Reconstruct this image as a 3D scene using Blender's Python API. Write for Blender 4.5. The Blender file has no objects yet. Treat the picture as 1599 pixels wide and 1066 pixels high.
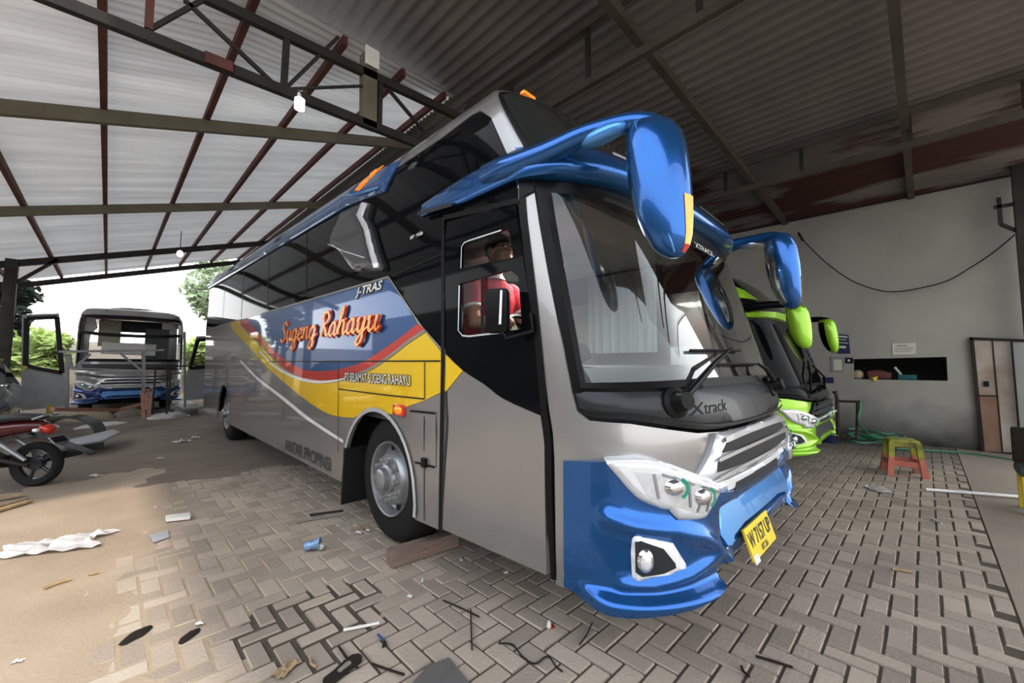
import bpy, bmesh, math, random
from mathutils import Vector, Matrix, noise
from mathutils.bvhtree import BVHTree
from mathutils.geometry import delaunay_2d_cdt
random.seed(7)
V = Vector
scn = bpy.context.scene
COL = scn.collection

# ------------------------------------------------------------------ camera geometry (1599 x 1066 frame)
FOC = 637.0; PPX, PPY = 800.0, 525.0; CAMH = 1.42
def _r(x, y): return V(((x-PPX)/FOC, -(y-PPY)/FOC, -1.0))
_u = _r(168, 567).normalized(); _v = _r(1446, 572); _v = (_v-_u*_v.dot(_u)).normalized(); _w = _v.cross(_u)
ROT = Matrix((_v, _u, _w))
CAM = V((0, 0, CAMH))
def wd(x, y): return ROT @ _r(x, y)
def gz(x, y, z=0.0):
    d = wd(x, y); return CAM+d*((z-CAMH)/d.z)
def pX(x, y, X):
    d = wd(x, y); return CAM+d*(X/d.x)
def pY(x, y, Y):
    d = wd(x, y); return CAM+d*(Y/d.y)

# ------------------------------------------------------------------ materials
def mat(name, col, rough=.5, metal=0., coat=0., var=.12, scale=6., col2=None, bump=0., bscale=None, spec=.5, coat_rough=.03, stretch=None, trans=0., emit=None):
    m = bpy.data.materials.new(name); m.use_nodes = True
    nt = m.node_tree; b = nt.nodes['Principled BSDF']
    tc = nt.nodes.new('ShaderNodeTexCoord'); n = nt.nodes.new('ShaderNodeTexNoise')
    n.inputs['Scale'].default_value = scale; n.inputs['Detail'].default_value = 5
    src = tc.outputs['Object']
    if stretch:
        mp = nt.nodes.new('ShaderNodeMapping'); mp.inputs['Scale'].default_value = stretch
        nt.links.new(src, mp.inputs[0]); src = mp.outputs[0]
    nt.links.new(src, n.inputs['Vector'])
    r = nt.nodes.new('ShaderNodeValToRGB'); r.color_ramp.elements[0].position = .3; r.color_ramp.elements[1].position = .7
    c2 = col2 or tuple(c*(1-var) for c in col)
    r.color_ramp.elements[0].color = (*c2, 1); r.color_ramp.elements[1].color = (*col, 1)
    nt.links.new(n.outputs['Fac'], r.inputs[0]); nt.links.new(r.outputs[0], b.inputs['Base Color'])
    b.inputs['Roughness'].default_value = rough; b.inputs['Metallic'].default_value = metal
    b.inputs['Coat Weight'].default_value = coat; b.inputs['Coat Roughness'].default_value = coat_rough
    b.inputs['Specular IOR Level'].default_value = spec
    if bump:
        n2 = nt.nodes.new('ShaderNodeTexNoise'); n2.inputs['Scale'].default_value = bscale or scale*3; n2.inputs['Detail'].default_value = 6
        nt.links.new(src, n2.inputs['Vector'])
        bp = nt.nodes.new('ShaderNodeBump'); bp.inputs['Strength'].default_value = bump; bp.inputs['Distance'].default_value = .02
        nt.links.new(n2.outputs['Fac'], bp.inputs['Height']); nt.links.new(bp.outputs[0], b.inputs['Normal'])
    if trans:
        out = nt.nodes['Material Output']; mx = nt.nodes.new('ShaderNodeMixShader'); t = nt.nodes.new('ShaderNodeBsdfTranslucent')
        nt.links.new(r.outputs[0], t.inputs[0]); mx.inputs[0].default_value = trans
        nt.links.new(b.outputs[0], mx.inputs[1]); nt.links.new(t.outputs[0], mx.inputs[2]); nt.links.new(mx.outputs[0], out.inputs[0])
    if emit:
        b.inputs['Emission Color'].default_value = (*emit[:3], 1); b.inputs['Emission Strength'].default_value = emit[3]
    return m

def glass(name, tint, ior=1.5, boost=1.0, rough=0.0):
    m = bpy.data.materials.new(name); m.use_nodes = True; nt = m.node_tree
    nt.nodes.remove(nt.nodes['Principled BSDF']); out = nt.nodes['Material Output']
    t = nt.nodes.new('ShaderNodeBsdfTransparent'); t.inputs[0].default_value = (*tint, 1)
    g = nt.nodes.new('ShaderNodeBsdfGlossy'); g.inputs['Roughness'].default_value = rough
    f = nt.nodes.new('ShaderNodeFresnel'); f.inputs[0].default_value = ior
    mu = nt.nodes.new('ShaderNodeMath'); mu.operation = 'MULTIPLY'; mu.inputs[1].default_value = boost; mu.use_clamp = True
    mx = nt.nodes.new('ShaderNodeMixShader'); nt.links.new(f.outputs[0], mu.inputs[0]); nt.links.new(mu.outputs[0], mx.inputs[0])
    nt.links.new(t.outputs[0], mx.inputs[1]); nt.links.new(g.outputs[0], mx.inputs[2]); nt.links.new(mx.outputs[0], out.inputs[0])
    return m

M = dict(
    silver=mat('silver_paint', (.40, .39, .385), .30, .5, .8, .06, 2.),
    silver2=mat('bright_silver_paint', (.74, .75, .78), .28, .35, 1., .05, 2.),
    blue=mat('blue_metallic_paint', (.014, .150, .43), .24, .6, 1., .12, 3.),
    sideblue=mat('side_blue_paint', (.04, .135, .34), .35, .2, 1., .12, 1.5),
    yellow=mat('yellow_paint', (.83, .60, .01), .35, 0, 1., .05, 1.5),
    red=mat('red_paint', (.60, .045, .03), .35, 0, 1., .12, 2.),
    white=mat('white_paint', (.82, .82, .82), .35, 0, .6, .06, 4.),
    greyline=mat('warm_grey_paint', (.34, .32, .28), .4, 0, .5, .08, 4.),
    black=mat('black_rubber', (.010, .010, .011), .4, 0, 0, .25, 8., spec=.25),
    gloss=mat('black_tinted_glass', (.006, .007, .009), .05, 0, 0, .2, 2., spec=.13),
    cowl=mat('dark_grey_plastic', (.050, .053, .060), .26, .1, .15, .12, 5., spec=.4),
    chrome=mat('chrome', (.85, .86, .88), .10, .9, 0, .05, 4.),
    lampwhite=mat('white_lamp_housing', (.82, .85, .88), .15, .35, 1., .05, 12.),
    lampin=mat('lamp_reflector', (.74, .77, .81), .25, .5, 1., .15, 28.),
    amber=mat('amber_lens', (.95, .36, .01), .2, 0, 1., .15, 20., emit=(1, .35, .02, .25)),
    redlens=mat('red_lens', (.62, .05, .02), .2, 0, 1., .1, 20.),
    green=mat('teal_lamp_ring', (.02, .34, .24), .3, 0, .6, .1, 10.),
    mesh=mat('grille_mesh', (.10, .105, .115), .5, .4, 0, .6, 120.),
    tyre=mat('tyre_rubber', (.013, .013, .014), .75, 0, 0, .3, 15., bump=.2),
    rim=mat('grey_steel_rim', (.42, .43, .45), .35, .6, .2, .12, 8.),
    bolt=mat('wheel_nut', (.62, .62, .62), .3, .7, 0, .1, 20.),
    under=mat('underbody', (.012, .012, .012), .9, 0, 0, .3, 5.),
    interior=mat('interior_trim', (.23, .25, .25), .7, 0, 0, .15, 3.),
    cream=mat('cream_trim', (.72, .70, .55), .6, 0, 0, .06, 3.),
    ceilp=mat('interior_headliner', (.55, .56, .52), .7, 0, 0, .1, 3.),
    dash=mat('dashboard_vinyl', (.07, .08, .085), .55, 0, 0, .2, 6.),
    seat=mat('seat_fabric', (.10, .11, .13), .9, 0, 0, .25, 20.),
    curtain=mat('curtain_cloth', (.33, .36, .36), .9, 0, 0, .25, 12., stretch=(8, 8, .5)),
    orange=mat('orange_lettering', (.93, .42, .05), .4, 0, .6, .1, 10.),
    dkred=mat('red_lettering', (.70, .05, .015), .4, 0, .6, .1, 10.),
    ltext=mat('pale_lettering', (.80, .79, .74), .4, 0, .4, .05, 10.),
    dtext=mat('dark_lettering', (.05, .05, .055), .45, 0, .3, .1, 10.),
    plate=mat('yellow_plate', (.86, .68, .06), .4, 0, .4, .05, 8.),
    lime=mat('lime_paint', (.40, .72, .03), .3, .1, 1., .08, 2.),
    skin=mat('skin', (.52, .29, .19), .55, 0, 0, .12, 12.),
    shirt=mat('red_polo_cloth', (.50, .022, .045), .85, 0, 0, .2, 14., bump=.15),
    hair=mat('black_hair', (.03, .026, .023), .6, 0, 0, .3, 40., bump=.4, bscale=90.),
    jeans=mat('dark_trousers', (.03, .035, .05), .9, 0, 0, .2, 14.),
    steel=mat('dark_steel', (.055, .047, .04), .6, .3, 0, .4, 4., col2=(.03, .026, .024), bump=.1),
    redsteel=mat('red_oxide_steel', (.17, .055, .045), .65, .1, 0, .4, 3., col2=(.09, .035, .03), bump=.1),
    browns=mat('brown_painted_steel', (.125, .105, .085), .65, .1, 0, .3, 2.5, col2=(.08, .066, .052), bump=.08),
    olive=mat('olive_painted_steel', (.25, .235, .17), .6, .1, 0, .3, 2.5, col2=(.17, .15, .105), bump=.08),
    rustpatch=mat('rust', (.22, .07, .035), .8, .1, 0, .4, 8.),
    bark=mat('bark', (.12, .09, .06), .9, 0, 0, .4, 10., bump=.5),
    wood=mat('weathered_wood', (.30, .22, .16), .85, 0, 0, .35, 5., stretch=(1, 8, 8), bump=.2),
    pinkwood=mat('worn_plank', (.36, .27, .22), .85, 0, 0, .3, 5., stretch=(1, 8, 8), bump=.3),
    plastic_bag=mat('white_plastic_film', (.85, .82, .80), .35, 0, .3, .12, 10., trans=.2),
    paper=mat('white_paper', (.78, .76, .72), .8, 0, 0, .1, 10.),
    bluecup=mat('blue_clear_plastic', (.30, .45, .66), .15, 0, 1., .4, 25.),
    pinkpl=mat('salmon_plastic', (.66, .24, .17), .45, 0, .2, .15, 8.),
    limepl=mat('worn_lime_plastic', (.50, .52, .05), .5, 0, .2, .5, 9., col2=(.22, .20, .06)),
    hose=mat('green_hose', (.06, .32, .17), .4, 0, .3, .2, 10.),
    rusty=mat('rusty_tube', (.10, .065, .05), .7, .3, 0, .4, 12.),
    pvc=mat('white_pvc', (.80, .80, .78), .4, 0, .2, .08, 6.),
    grp=mat('grey_green_fibreglass', (.10, .125, .11), .45, 0, .3, .25, 6.),
    sack=mat('woven_sack', (.62, .52, .36), .9, 0, 0, .2, 20., bump=.4),
    sheet=mat('grey_panel', (.42, .43, .45), .5, .1, .2, .15, 4.),
    yellowp=mat('yellow_stand_paint', (.80, .62, .06), .5, 0, .2, .2, 8.),
    pinkst=mat('pink_primer_steel', (.52, .28, .22), .6, .1, 0, .25, 8.),
    scaf=mat('grey_scaffold_tube', (.33, .34, .35), .45, .5, 0, .25, 8.),
    dkbrown=mat('dark_litter', (.035, .025, .02), .9, 0, 0, .3, 20.),
    stick=mat('dry_stick', (.55, .42, .26), .9, 0, 0, .3, 20.),
    shelfred=mat('dusty_red_cloth', (.26, .10, .08), .9, 0, 0, .3, 15.),
    teal=mat('teal_plastic', (.02, .20, .24), .5, 0, 0, .2, 10.),
    poster=mat('navy_poster', (.03, .04, .16), .5, 0, .2, .3, 14.),
    bulb=mat('lamp_glass', (.9, .9, .88), .3, 0, .5, .03, 5., emit=(1, 1, 1, .9)),
    wire=mat('black_cable', (.02, .018, .017), .7, 0, 0, .2, 10.),
    motored=mat('dark_red_fairing', (.12, .010, .014), .3, 0, 1., .2, 5.),
    seatv=mat('black_vinyl', (.05, .048, .05), .5, 0, .1, .3, 12., bump=.1),
    carp=mat('grey_car_paint', (.16, .165, .17), .3, .4, 1., .1, 3.),
)
GL = dict(
    screen=glass('windscreen_glass', (.80, .87, .86), 1.52, 2.6),
    pane=glass('door_pane_glass', (.9, .9, .91), 1.4, .8),
    spect=glass('spectacle_glass', (.9, .9, .9), 1.4, .8),
)

# ------------------------------------------------------------------ mesh builder
class MB:
    def __init__(s): s.v = []; s.f = []
    def add(s, v, f):
        o = len(s.v); s.v += [V(p) for p in v]; s.f += [tuple(i+o for i in q) for q in f]; return s
    def box(s, c, d, rot=None, bev=0.):
        bm = bmesh.new(); bmesh.ops.create_cube(bm, size=1)
        for v in bm.verts: v.co = V((v.co.x*d[0], v.co.y*d[1], v.co.z*d[2]))
        if bev: bmesh.ops.bevel(bm, geom=bm.edges[:], offset=bev, segments=2, affect='EDGES', profile=.6)
        R = rot if rot is not None else Matrix.Identity(3)
        bm.verts.ensure_lookup_table()
        s.add([R@v.co+V(c) for v in bm.verts], [[v.index for v in f.verts] for f in bm.faces]); bm.free(); return s
    def beam(s, a, b, w, h, up=(0, 0, 1)):
        a, b = V(a), V(b); d = b-a; L = d.length; d.normalize(); r = d.cross(V(up))
        if r.length < 1e-4: r = d.cross(V((1, 0, 0)))
        r.normalize(); u = r.cross(d)
        return s.box((a+b)/2, (L, w, h), Matrix((d, r, u)).transposed())
    def tube(s, path, rad, n=8, cap=True, flat=1.0):
        path = [V(p) for p in path]; N = len(path); rings = []; up = None
        for i, p in enumerate(path):
            d = (path[min(i+1, N-1)]-path[max(i-1, 0)]).normalized()
            if up is None: up = d.orthogonal().normalized() if abs(d.z) > .95 else V((0, 0, 1))
            r = d.cross(up).normalized(); up2 = r.cross(d).normalized(); up = up2
            R = rad[i] if isinstance(rad, (list, tuple)) else rad
            rings.append([p+r*math.cos(2*math.pi*k/n)*R+up2*math.sin(2*math.pi*k/n)*R*flat for k in range(n)])
        return s.loft(rings, cap)
    def loft(s, rings, cap=True, closed=True):
        n = len(rings[0]); v = [p for r in rings for p in r]; f = []
        for i in range(len(rings)-1):
            for k in range(n if closed else n-1):
                k2 = (k+1) % n; f.append((i*n+k, i*n+k2, (i+1)*n+k2, (i+1)*n+k))
        if cap: f.append(tuple(range(n-1, -1, -1))); f.append(tuple((len(rings)-1)*n+k for k in range(n)))
        return s.add(v, f)
    def lathe(s, prof, c, axis=(1, 0, 0), n=40, cap=False):
        ax = V(axis).normalized(); a = ax.orthogonal().normalized(); b = ax.cross(a)
        rings = [[V(c)+ax*h+(a*math.cos(2*math.pi*k/n)+b*math.sin(2*math.pi*k/n))*r for k in range(n)] for r, h in prof]
        return s.loft(rings, cap)
    def ball(s, c, r, seg=12, rings=8, rot=None):
        R = rot if rot is not None else Matrix.Identity(3); rr = []
        if not hasattr(r, '__len__'): r = (r, r, r)
        for i in range(rings+1):
            t = math.pi*(.02+.96*i/rings)
            rr.append([V(c)+R@V((r[0]*math.sin(t)*math.cos(2*math.pi*k/seg), r[1]*math.sin(t)*math.sin(2*math.pi*k/seg), r[2]*math.cos(t))) for k in range(seg)])
        return s.loft(rr)
    def prism(s, poly, vec):
        n = len(poly); vec = V(vec); a = [V(p) for p in poly]; b = [p+vec for p in a]
        return s.add(a+b, [tuple(range(n)), tuple(range(2*n-1, n-1, -1))]+[(i, i+n, (i+1) % n+n, (i+1) % n) for i in range(n)])
    def quad(s, a, b, c, d): return s.add([a, b, c, d], [(0, 1, 2, 3)])
    def build(s, name, m, parent=None, ang=35, origin=None, fix=True):
        me = bpy.data.meshes.new(name); o0 = V(origin) if origin is not None else V((0, 0, 0))
        me.from_pydata([tuple(p-o0) for p in s.v], [], s.f); me.update()
        if fix:
            bm = bmesh.new(); bm.from_mesh(me); bmesh.ops.recalc_face_normals(bm, faces=bm.faces[:]); bm.to_mesh(me); bm.free()
        for p in me.polygons: p.use_smooth = True
        me.set_sharp_from_angle(angle=math.radians(ang))
        o = bpy.data.objects.new(name, me); COL.objects.link(o); o.location = o0
        me.materials.append(m if not isinstance(m, str) else M[m])
        if parent is not None:
            o.parent = parent; o.matrix_parent_inverse = Matrix.Translation(-rootloc(parent))
        return o
def rootloc(o):
    l = V((0, 0, 0))
    while o is not None: l += V(o.location); l += o.matrix_parent_inverse.translation if o.parent else V((0, 0, 0)); o = o.parent
    return l
def tag(o, label, cat, group=None, kind=None):
    if label: o['label'] = label
    if cat: o['category'] = cat
    if group: o['group'] = group
    if kind: o['kind'] = kind
    return o
def thing(name, label, cat, loc, group=None):
    o = bpy.data.objects.new(name, None); COL.objects.link(o); o.location = loc; o.empty_display_size = .1
    return tag(o, label, cat, group)
def solo(mb, name, m, label, cat, group=None, kind=None, ang=35):
    xs_ = [p.x for p in mb.v]; ys_ = [p.y for p in mb.v]; zs_ = [p.z for p in mb.v]
    return tag(mb.build(name, m, None, ang, ((min(xs_)+max(xs_))/2, (min(ys_)+max(ys_))/2, min(zs_))), label, cat, group, kind)
def struct(mb, name, m, ang=35, fix=True):
    o = mb.build(name, m, None, ang, fix=fix); o['kind'] = 'structure'; return o

def crv(pts, k=6, closed=False):
    n = len(pts); out = []; P = [V((*p,)) for p in pts]
    rng = range(n if closed else n-1)
    for i in rng:
        if closed: a, b, c, d = P[i-1], P[i], P[(i+1) % n], P[(i+2) % n]
        else: a, b, c, d = P[max(i-1, 0)], P[i], P[i+1], P[min(i+2, n-1)]
        for j in range(k):
            t = j/k
            out.append(.5*((2*b)+(c-a)*t+(2*a-5*b+4*c-d)*t*t+(3*b-a-3*c+d)*t**3))
    if not closed: out.append(P[-1])
    return out

# ------------------------------------------------------------------ text -> flat triangles
def text2d(s, shear=0., bold=0.):
    cu = bpy.data.curves.new('t', 'FONT'); cu.body = s; cu.size = 1; cu.shear = shear; cu.offset = bold; cu.resolution_u = 3
    o = bpy.data.objects.new('t', cu); COL.objects.link(o)
    dg = bpy.context.evaluated_depsgraph_get(); e = o.evaluated_get(dg); me = e.to_mesh()
    v = [(p.co.x, p.co.y) for p in me.vertices]; f = [tuple(p.vertices) for p in me.polygons]
    e.to_mesh_clear(); bpy.data.objects.remove(o); bpy.data.curves.remove(cu)
    x0 = min(p[0] for p in v); x1 = max(p[0] for p in v)
    return [((x-x0)/(x1-x0), y) for x, y in v], f
GLY = {
 'S': ([[(1.1,1.5),(.8,1.85),(.35,1.7),(.35,1.25),(.75,.9),(.95,.5),(.7,.08),(.25,0),(0,.3)]],1.25),
 'u': ([[(0,.75),(.2,1),(.2,.35),(.35,.02),(.6,.1),(.85,.5),(.9,1)],[(.9,1),(.88,.25),(1.05,0),(1.3,.25)]],1.2),
 'g': ([[(.85,.85),(.5,1),(.15,.65),(.2,.15),(.5,.02),(.8,.35),(.88,1)],[(.88,1),(.85,-.3),(.6,-.85),(.2,-.75),(.4,-.3),(1.3,.3)]],1.2),
 'e': ([[(.1,.45),(.6,.55),(.7,.85),(.45,1.0),(.15,.7),(.15,.25),(.45,0),(1,.3)]],.95),
 'n': ([[(0,.8),(.2,1),(.2,0)],[(.2,.4),(.5,.95),(.8,.95),(.8,.3),(.95,0),(1.25,.25)]],1.2),
 'R': ([[(.25,1.75),(.3,.8),(.1,0)],[(-.1,1.4),(.2,1.85),(.8,1.9),(1.05,1.5),(.75,1.05),(.35,.95)],[(.45,.95),(.75,.5),(1,.05),(1.35,.2)]],1.3),
 'a': ([[(.8,.85),(.5,1),(.15,.65),(.2,.1),(.5,.02),(.8,.4),(.85,1)],[(.85,1),(.82,.25),(1,0),(1.25,.25)]],1.2),
 'h': ([[(0,.3),(.45,1.4),(.5,1.95),(.3,1.9),(.2,1.3),(.2,0)],[(.2,.4),(.5,.95),(.8,.95),(.8,.3),(.95,0),(1.25,.25)]],1.2),
 'y': ([[(0,.75),(.2,1),(.2,.35),(.4,.02),(.7,.2),(.88,1)],[(.88,1),(.85,-.3),(.6,-.85),(.25,-.75),(.45,-.3),(1.3,.3)]],1.2),
 ' ': ([],.7)}
def script2d(s, pen=.26, slant=.35):
    v, f, up = [], [], []; x0 = 0
    for ch in s:
        st, adv = GLY[ch]
        for pts in st:
            c = crv([(x+x0+slant*y, y) for x, y in pts], 5)
            prev = None
            for i, p in enumerate(c):
                d = (c[min(i+1, len(c)-1)]-c[max(i-1, 0)]).normalized(); n = V((-d.y, d.x))
                w = pen*.5*(.45+.55*abs(d.x*.55-d.y*.83))
                v += [tuple(p+n*w), tuple(p-n*w)]; up += [len(v)*.000016]*2
                if prev is not None: f.append((prev, prev+1, prev+3, prev+2))
                prev = len(v)-2
        x0 += adv
    return [(x/x0, y) for x, y in v], f, up

# ------------------------------------------------------------------ coach shells: surface S(s, z), s runs rear-left -> corner 0..1 -> front 1..3 -> corner 3..4 -> far side
def tab(t):
    def g(z):
        if z <= t[0][0]: return t[0][1]
        for (a, b), (c, d) in zip(t, t[1:]):
            if z <= c: return b+(d-b)*(z-a)/(c-a)
        return t[-1][1]
    return g
T0 = .55
class Shell:
    def __init__(sh, XC, hw, xs, y0, cc, dy=0., zs=1., rise=0., length=10.3):
        sh.XC, sh.HW, sh.xs, sh.y0, sh.cc, sh.dy, sh.zs, sh.rise, sh.L = XC, hw, tab(xs), tab(y0), tab(cc), dy, zs, rise, length
    def S(sh, s, z):
        hw = sh.HW-sh.xs(z); c = sh.cc(z); y = sh.y0(z)+sh.dy; m = s > 2
        if m: s = 4-s
        if s < 0: X = -hw; Y = y+c-s; t = 1
        elif s < 1:
            th = s*math.pi/2; t = T0+(1-T0)*math.cos(th); X = -hw*t; Y = y+c*(1-math.sin(th))
        else: t = T0*(2-s); X = -hw*t; Y = y
        Y += .05*t*t
        if m: X = -X
        zz = z
        if sh.rise: zz += sh.rise*max(0, Y-4)*max(0, min(1, (z-2.2)/.8))
        return V((sh.XC+X, Y, zz*sh.zs))
    def inv(sh, p):
        x, y, z = p[0]-sh.XC, p[1], p[2]/sh.zs; m = x > 0
        if m: x = -x
        hw = sh.HW-sh.xs(z); c = sh.cc(z); t = -x/hw; yc = sh.y0(z)+sh.dy+c+.05
        if y >= yc: s = -(y-yc)
        elif t <= T0: s = 2-t/T0
        else: s = math.acos(max(-1, min(1, (t-T0)/(1-T0))))*2/math.pi
        return (4-s if m else s, z)
    def grid(sh):
        sv = [-sh.L+.1*i for i in range(int(sh.L*10)+1)]+[.02*i for i in range(1, 200)]+[4+.1*i for i in range(30)]
        zv = [.1+.02*i for i in range(161)]; n = len(sv); r = sh.rise; sh.rise = 0
        sh.bvh = BVHTree.FromPolygons([sh.S(s, z) for z in zv for s in sv], [(j*n+i, j*n+i+1, (j+1)*n+i+1, (j+1)*n+i) for j in range(len(zv)-1) for i in range(n-1)])
        sh.rise = r
    def px(sh, pts, dz=0):
        out = []
        for x, y in pts:
            h = sh.bvh.ray_cast(CAM, wd(x, y).normalized())[0]
            if h is None: raise ValueError('miss %s,%s' % (x, y))
            out.append(sh.inv(h))
        return out
    def sY(sh, Y, z): return (-(Y-(sh.y0(z)+sh.dy+sh.cc(z)+.05)), z)
    def N(sh, s, z):
        e = .01; a = sh.S(s+e, z)-sh.S(s-e, z); b = sh.S(s, z+e)-sh.S(s, z-e); return a.cross(b).normalized()
    def P(sh, s, z, off=0.): return sh.S(s, z)+sh.N(s, z)*off
def mir(pts): return [(4-s, z) for s, z in pts]
def sym(top, bot): return list(bot)+[(4-s, z) for s, z in reversed(bot)]+[(4-s, z) for s, z in top]+list(reversed(top))

def inside(p, poly):
    x, y = p; c = False; n = len(poly); j = n-1
    for i in range(n):
        a, b = poly[i], poly[j]
        if (a[1] > y) != (b[1] > y) and x < (b[0]-a[0])*(y-a[1])/(b[1]-a[1])+a[0]: c = not c
        j = i
    return c
def segd(p, a, b):
    ax, ay = b[0]-a[0], b[1]-a[1]; L = ax*ax+ay*ay
    t = 0 if L == 0 else max(0, min(1, ((p[0]-a[0])*ax+(p[1]-a[1])*ay)/L))
    return math.hypot(p[0]-a[0]-ax*t, p[1]-a[1]-ay*t)
def fill2d(poly, holes=(), step=.05, sx=None):
    """triangulate polygon with holes; returns verts2d, tris, distance-to-edge list"""
    sx = sx or step
    loops = []
    for lp in [poly]+list(holes):
        o = []
        for i, a in enumerate(lp):
            b = lp[(i+1) % len(lp)]; n = max(1, int(max(abs(b[0]-a[0])/sx, abs(b[1]-a[1])/step)+.5))
            o += [(a[0]+(b[0]-a[0])*k/n, a[1]+(b[1]-a[1])*k/n) for k in range(n)]
        loops.append(o)
    pts = []; edges = []
    for o in loops:
        b = len(pts); pts += o; edges += [(b+i, b+(i+1) % len(o)) for i in range(len(o))]
    segs = [(lp[i], lp[(i+1) % len(lp)]) for lp in [poly]+list(holes) for i in range(len(lp))]
    x0 = min(p[0] for p in poly); x1 = max(p[0] for p in poly); z0 = min(p[1] for p in poly); z1 = max(p[1] for p in poly)
    nx = int((x1-x0)/sx)+1; nz = int((z1-z0)/step)+1
    for i in range(nx+1):
        for j in range(nz+1):
            p = (x0+(i+.37)*sx, z0+(j+.41)*step)
            if inside(p, poly) and not any(inside(p, h) for h in holes):
                if min(segd(p, a, b) for a, b in segs) > .3*min(step, sx): pts.append(p)
    r = delaunay_2d_cdt([V(p) for p in pts], edges, [], 0, 1e-6)
    vv = [tuple(p) for p in r[0]]; tr = []
    for t in r[2]:
        c = (sum(vv[i][0] for i in t)/3, sum(vv[i][1] for i in t)/3)
        if inside(c, poly) and not any(inside(c, h) for h in holes):
            a, b, d = (vv[i] for i in t)
            if (b[0]-a[0])*(d[1]-a[1])-(b[1]-a[1])*(d[0]-a[0]) < 0: t = list(reversed(t))
            tr.append(tuple(t))
    return vv, tr, segs
def skirted(mb, front, tris, back):
    mb.add(front, tris)
    cnt = {}
    for t in tris:
        for k in range(3):
            a, b = t[k], t[(k+1) % 3]; cnt[(a, b)] = 1
    v, f = [], []
    for (a, b) in cnt:
        if (b, a) not in cnt:
            i = len(v); v += [front[b], front[a], back[a], back[b]]; f.append((i, i+1, i+2, i+3))
    mb.add(v, f)
def patch(sh, poly, off=.0, thick=.015, holes=(), step=.06, h=0., w=.03, sx=None, mb=None, fn=None):
    vv, tr, segs = fill2d(poly, holes, step, sx); mb = mb or MB(); fr, bk = [], []
    for p in vv:
        o = off
        if h:
            d = min(segd(p, a, b) for a, b in segs); t = min(1, d/w); o += h*math.sqrt(max(0, 1-(1-t)**2))
        if fn: o += fn(*p)
        n = sh.N(*p); q = sh.S(*p); fr.append(q+n*o); bk.append(q+n*(off-thick))
    skirted(mb, fr, tr, bk); return mb
def ppatch(sh, name, m, parent, poly, ang=35, **k): return patch(sh, poly, **k).build(name, m, parent, ang, fix=False)
def ribbon(sh, pts, wid, off=.004, mb=None):
    """thin line on shell, pts in (s,z), wid in metres"""
    mb = mb or MB(); fr = []; pts = [V(p) for p in pts]
    for i, p in enumerate(pts):
        d = (pts[min(i+1, len(pts)-1)]-pts[max(i-1, 0)]).normalized(); n = V((-d.y, d.x)); w = (wid[i] if isinstance(wid, list) else wid)*.5
        for q in (p+n*w, p-n*w): fr.append(sh.P(q.x, q.y, off))
    return mb.add(fr, [(2*i, 2*i+1, 2*i+3, 2*i+2) for i in range(len(pts)-1)])
def shtext(sh, name, m, parent, t2, a, b, height, off):
    """text: a,b = (s,z) of baseline ends, height = metres per text unit"""
    v, f = t2[:2]; up = t2[2] if len(t2) > 2 else [0]*len(v); fr = []
    for (x, y), e in zip(v, up): fr.append(sh.P(a[0]+(b[0]-a[0])*x, a[1]+(b[1]-a[1])*x+y*height, off+e))
    return MB().add(fr, f).build(name, m, parent, fix=False)

XS = [(.25,1.59),(.5,1.57),(2.2,1.57),(3.0,1.62),(3.12,1.65),(3.2,1.70),(3.25,1.78),(3.28,1.95),(3.30,2.3),(3.31,2.7)]
Y0 = [(.2,.80),(.45,.77),(1.05,.77),(1.25,.81),(2.35,1.13),(2.6,1.25),(3.12,1.64),(3.2,1.72),(3.25,1.82),(3.28,2.0),(3.31,2.5)]
CC = [(0,.5),(1.2,.5),(2.35,.38),(2.65,.25),(3.15,.13),(3.46,.12)]
main = Shell(2.82, 2.82, XS, Y0, CC, rise=.026); main.grid()

# near-half front outlines in (s, z), measured once on the main coach
Fp = main.px
G_L = [(.262, 2.36), (.262, 1.9), (.285, 1.325)]
SEALO = sym([(.185, 2.42), (.5, 2.41), (1.0, 2.37), (2, 2.35)], [(.215, 1.285), (.5, 1.285), (1.0, 1.29), (2, 1.30)])
GLASSO = sym(crv([(.32, 2.335), (.6, 2.315), (1.1, 2.27), (2, 2.265)], 4), crv([(.295, 1.335), (.6, 1.34), (1.1, 1.35), (2, 1.352)], 4))
COWLO = sym([(.225, 1.30), (2, 1.31)], crv([(.228, 1.285), (.25, 1.20), (.34, 1.175), (.52, 1.165), (.93, 1.108), (1.3, 1.088), (2, 1.08)], 4))
HEADO = crv([(.337, 1.0), (.43, 1.008), (.53, 1.009), (.64, .985), (.713, .956), (.85, .905), (.992, .850)], 3)+[(.985, .811), (.915, .765), (.85, .722), (.80, .722), (.69, .735), (.668, .754), (.642, .782)]+crv([(.60, .79), (.509, .826), (.45, .873), (.410, .919), (.355, .975)], 3)
FOGO = [(.466, .672), (.489, .682), (.58, .66), (.664, .636), (.70, .585), (.732, .540), (.728, .52), (.707, .512), (.62, .50), (.519, .488), (.475, .485), (.462, .50), (.458, .60)]

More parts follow.
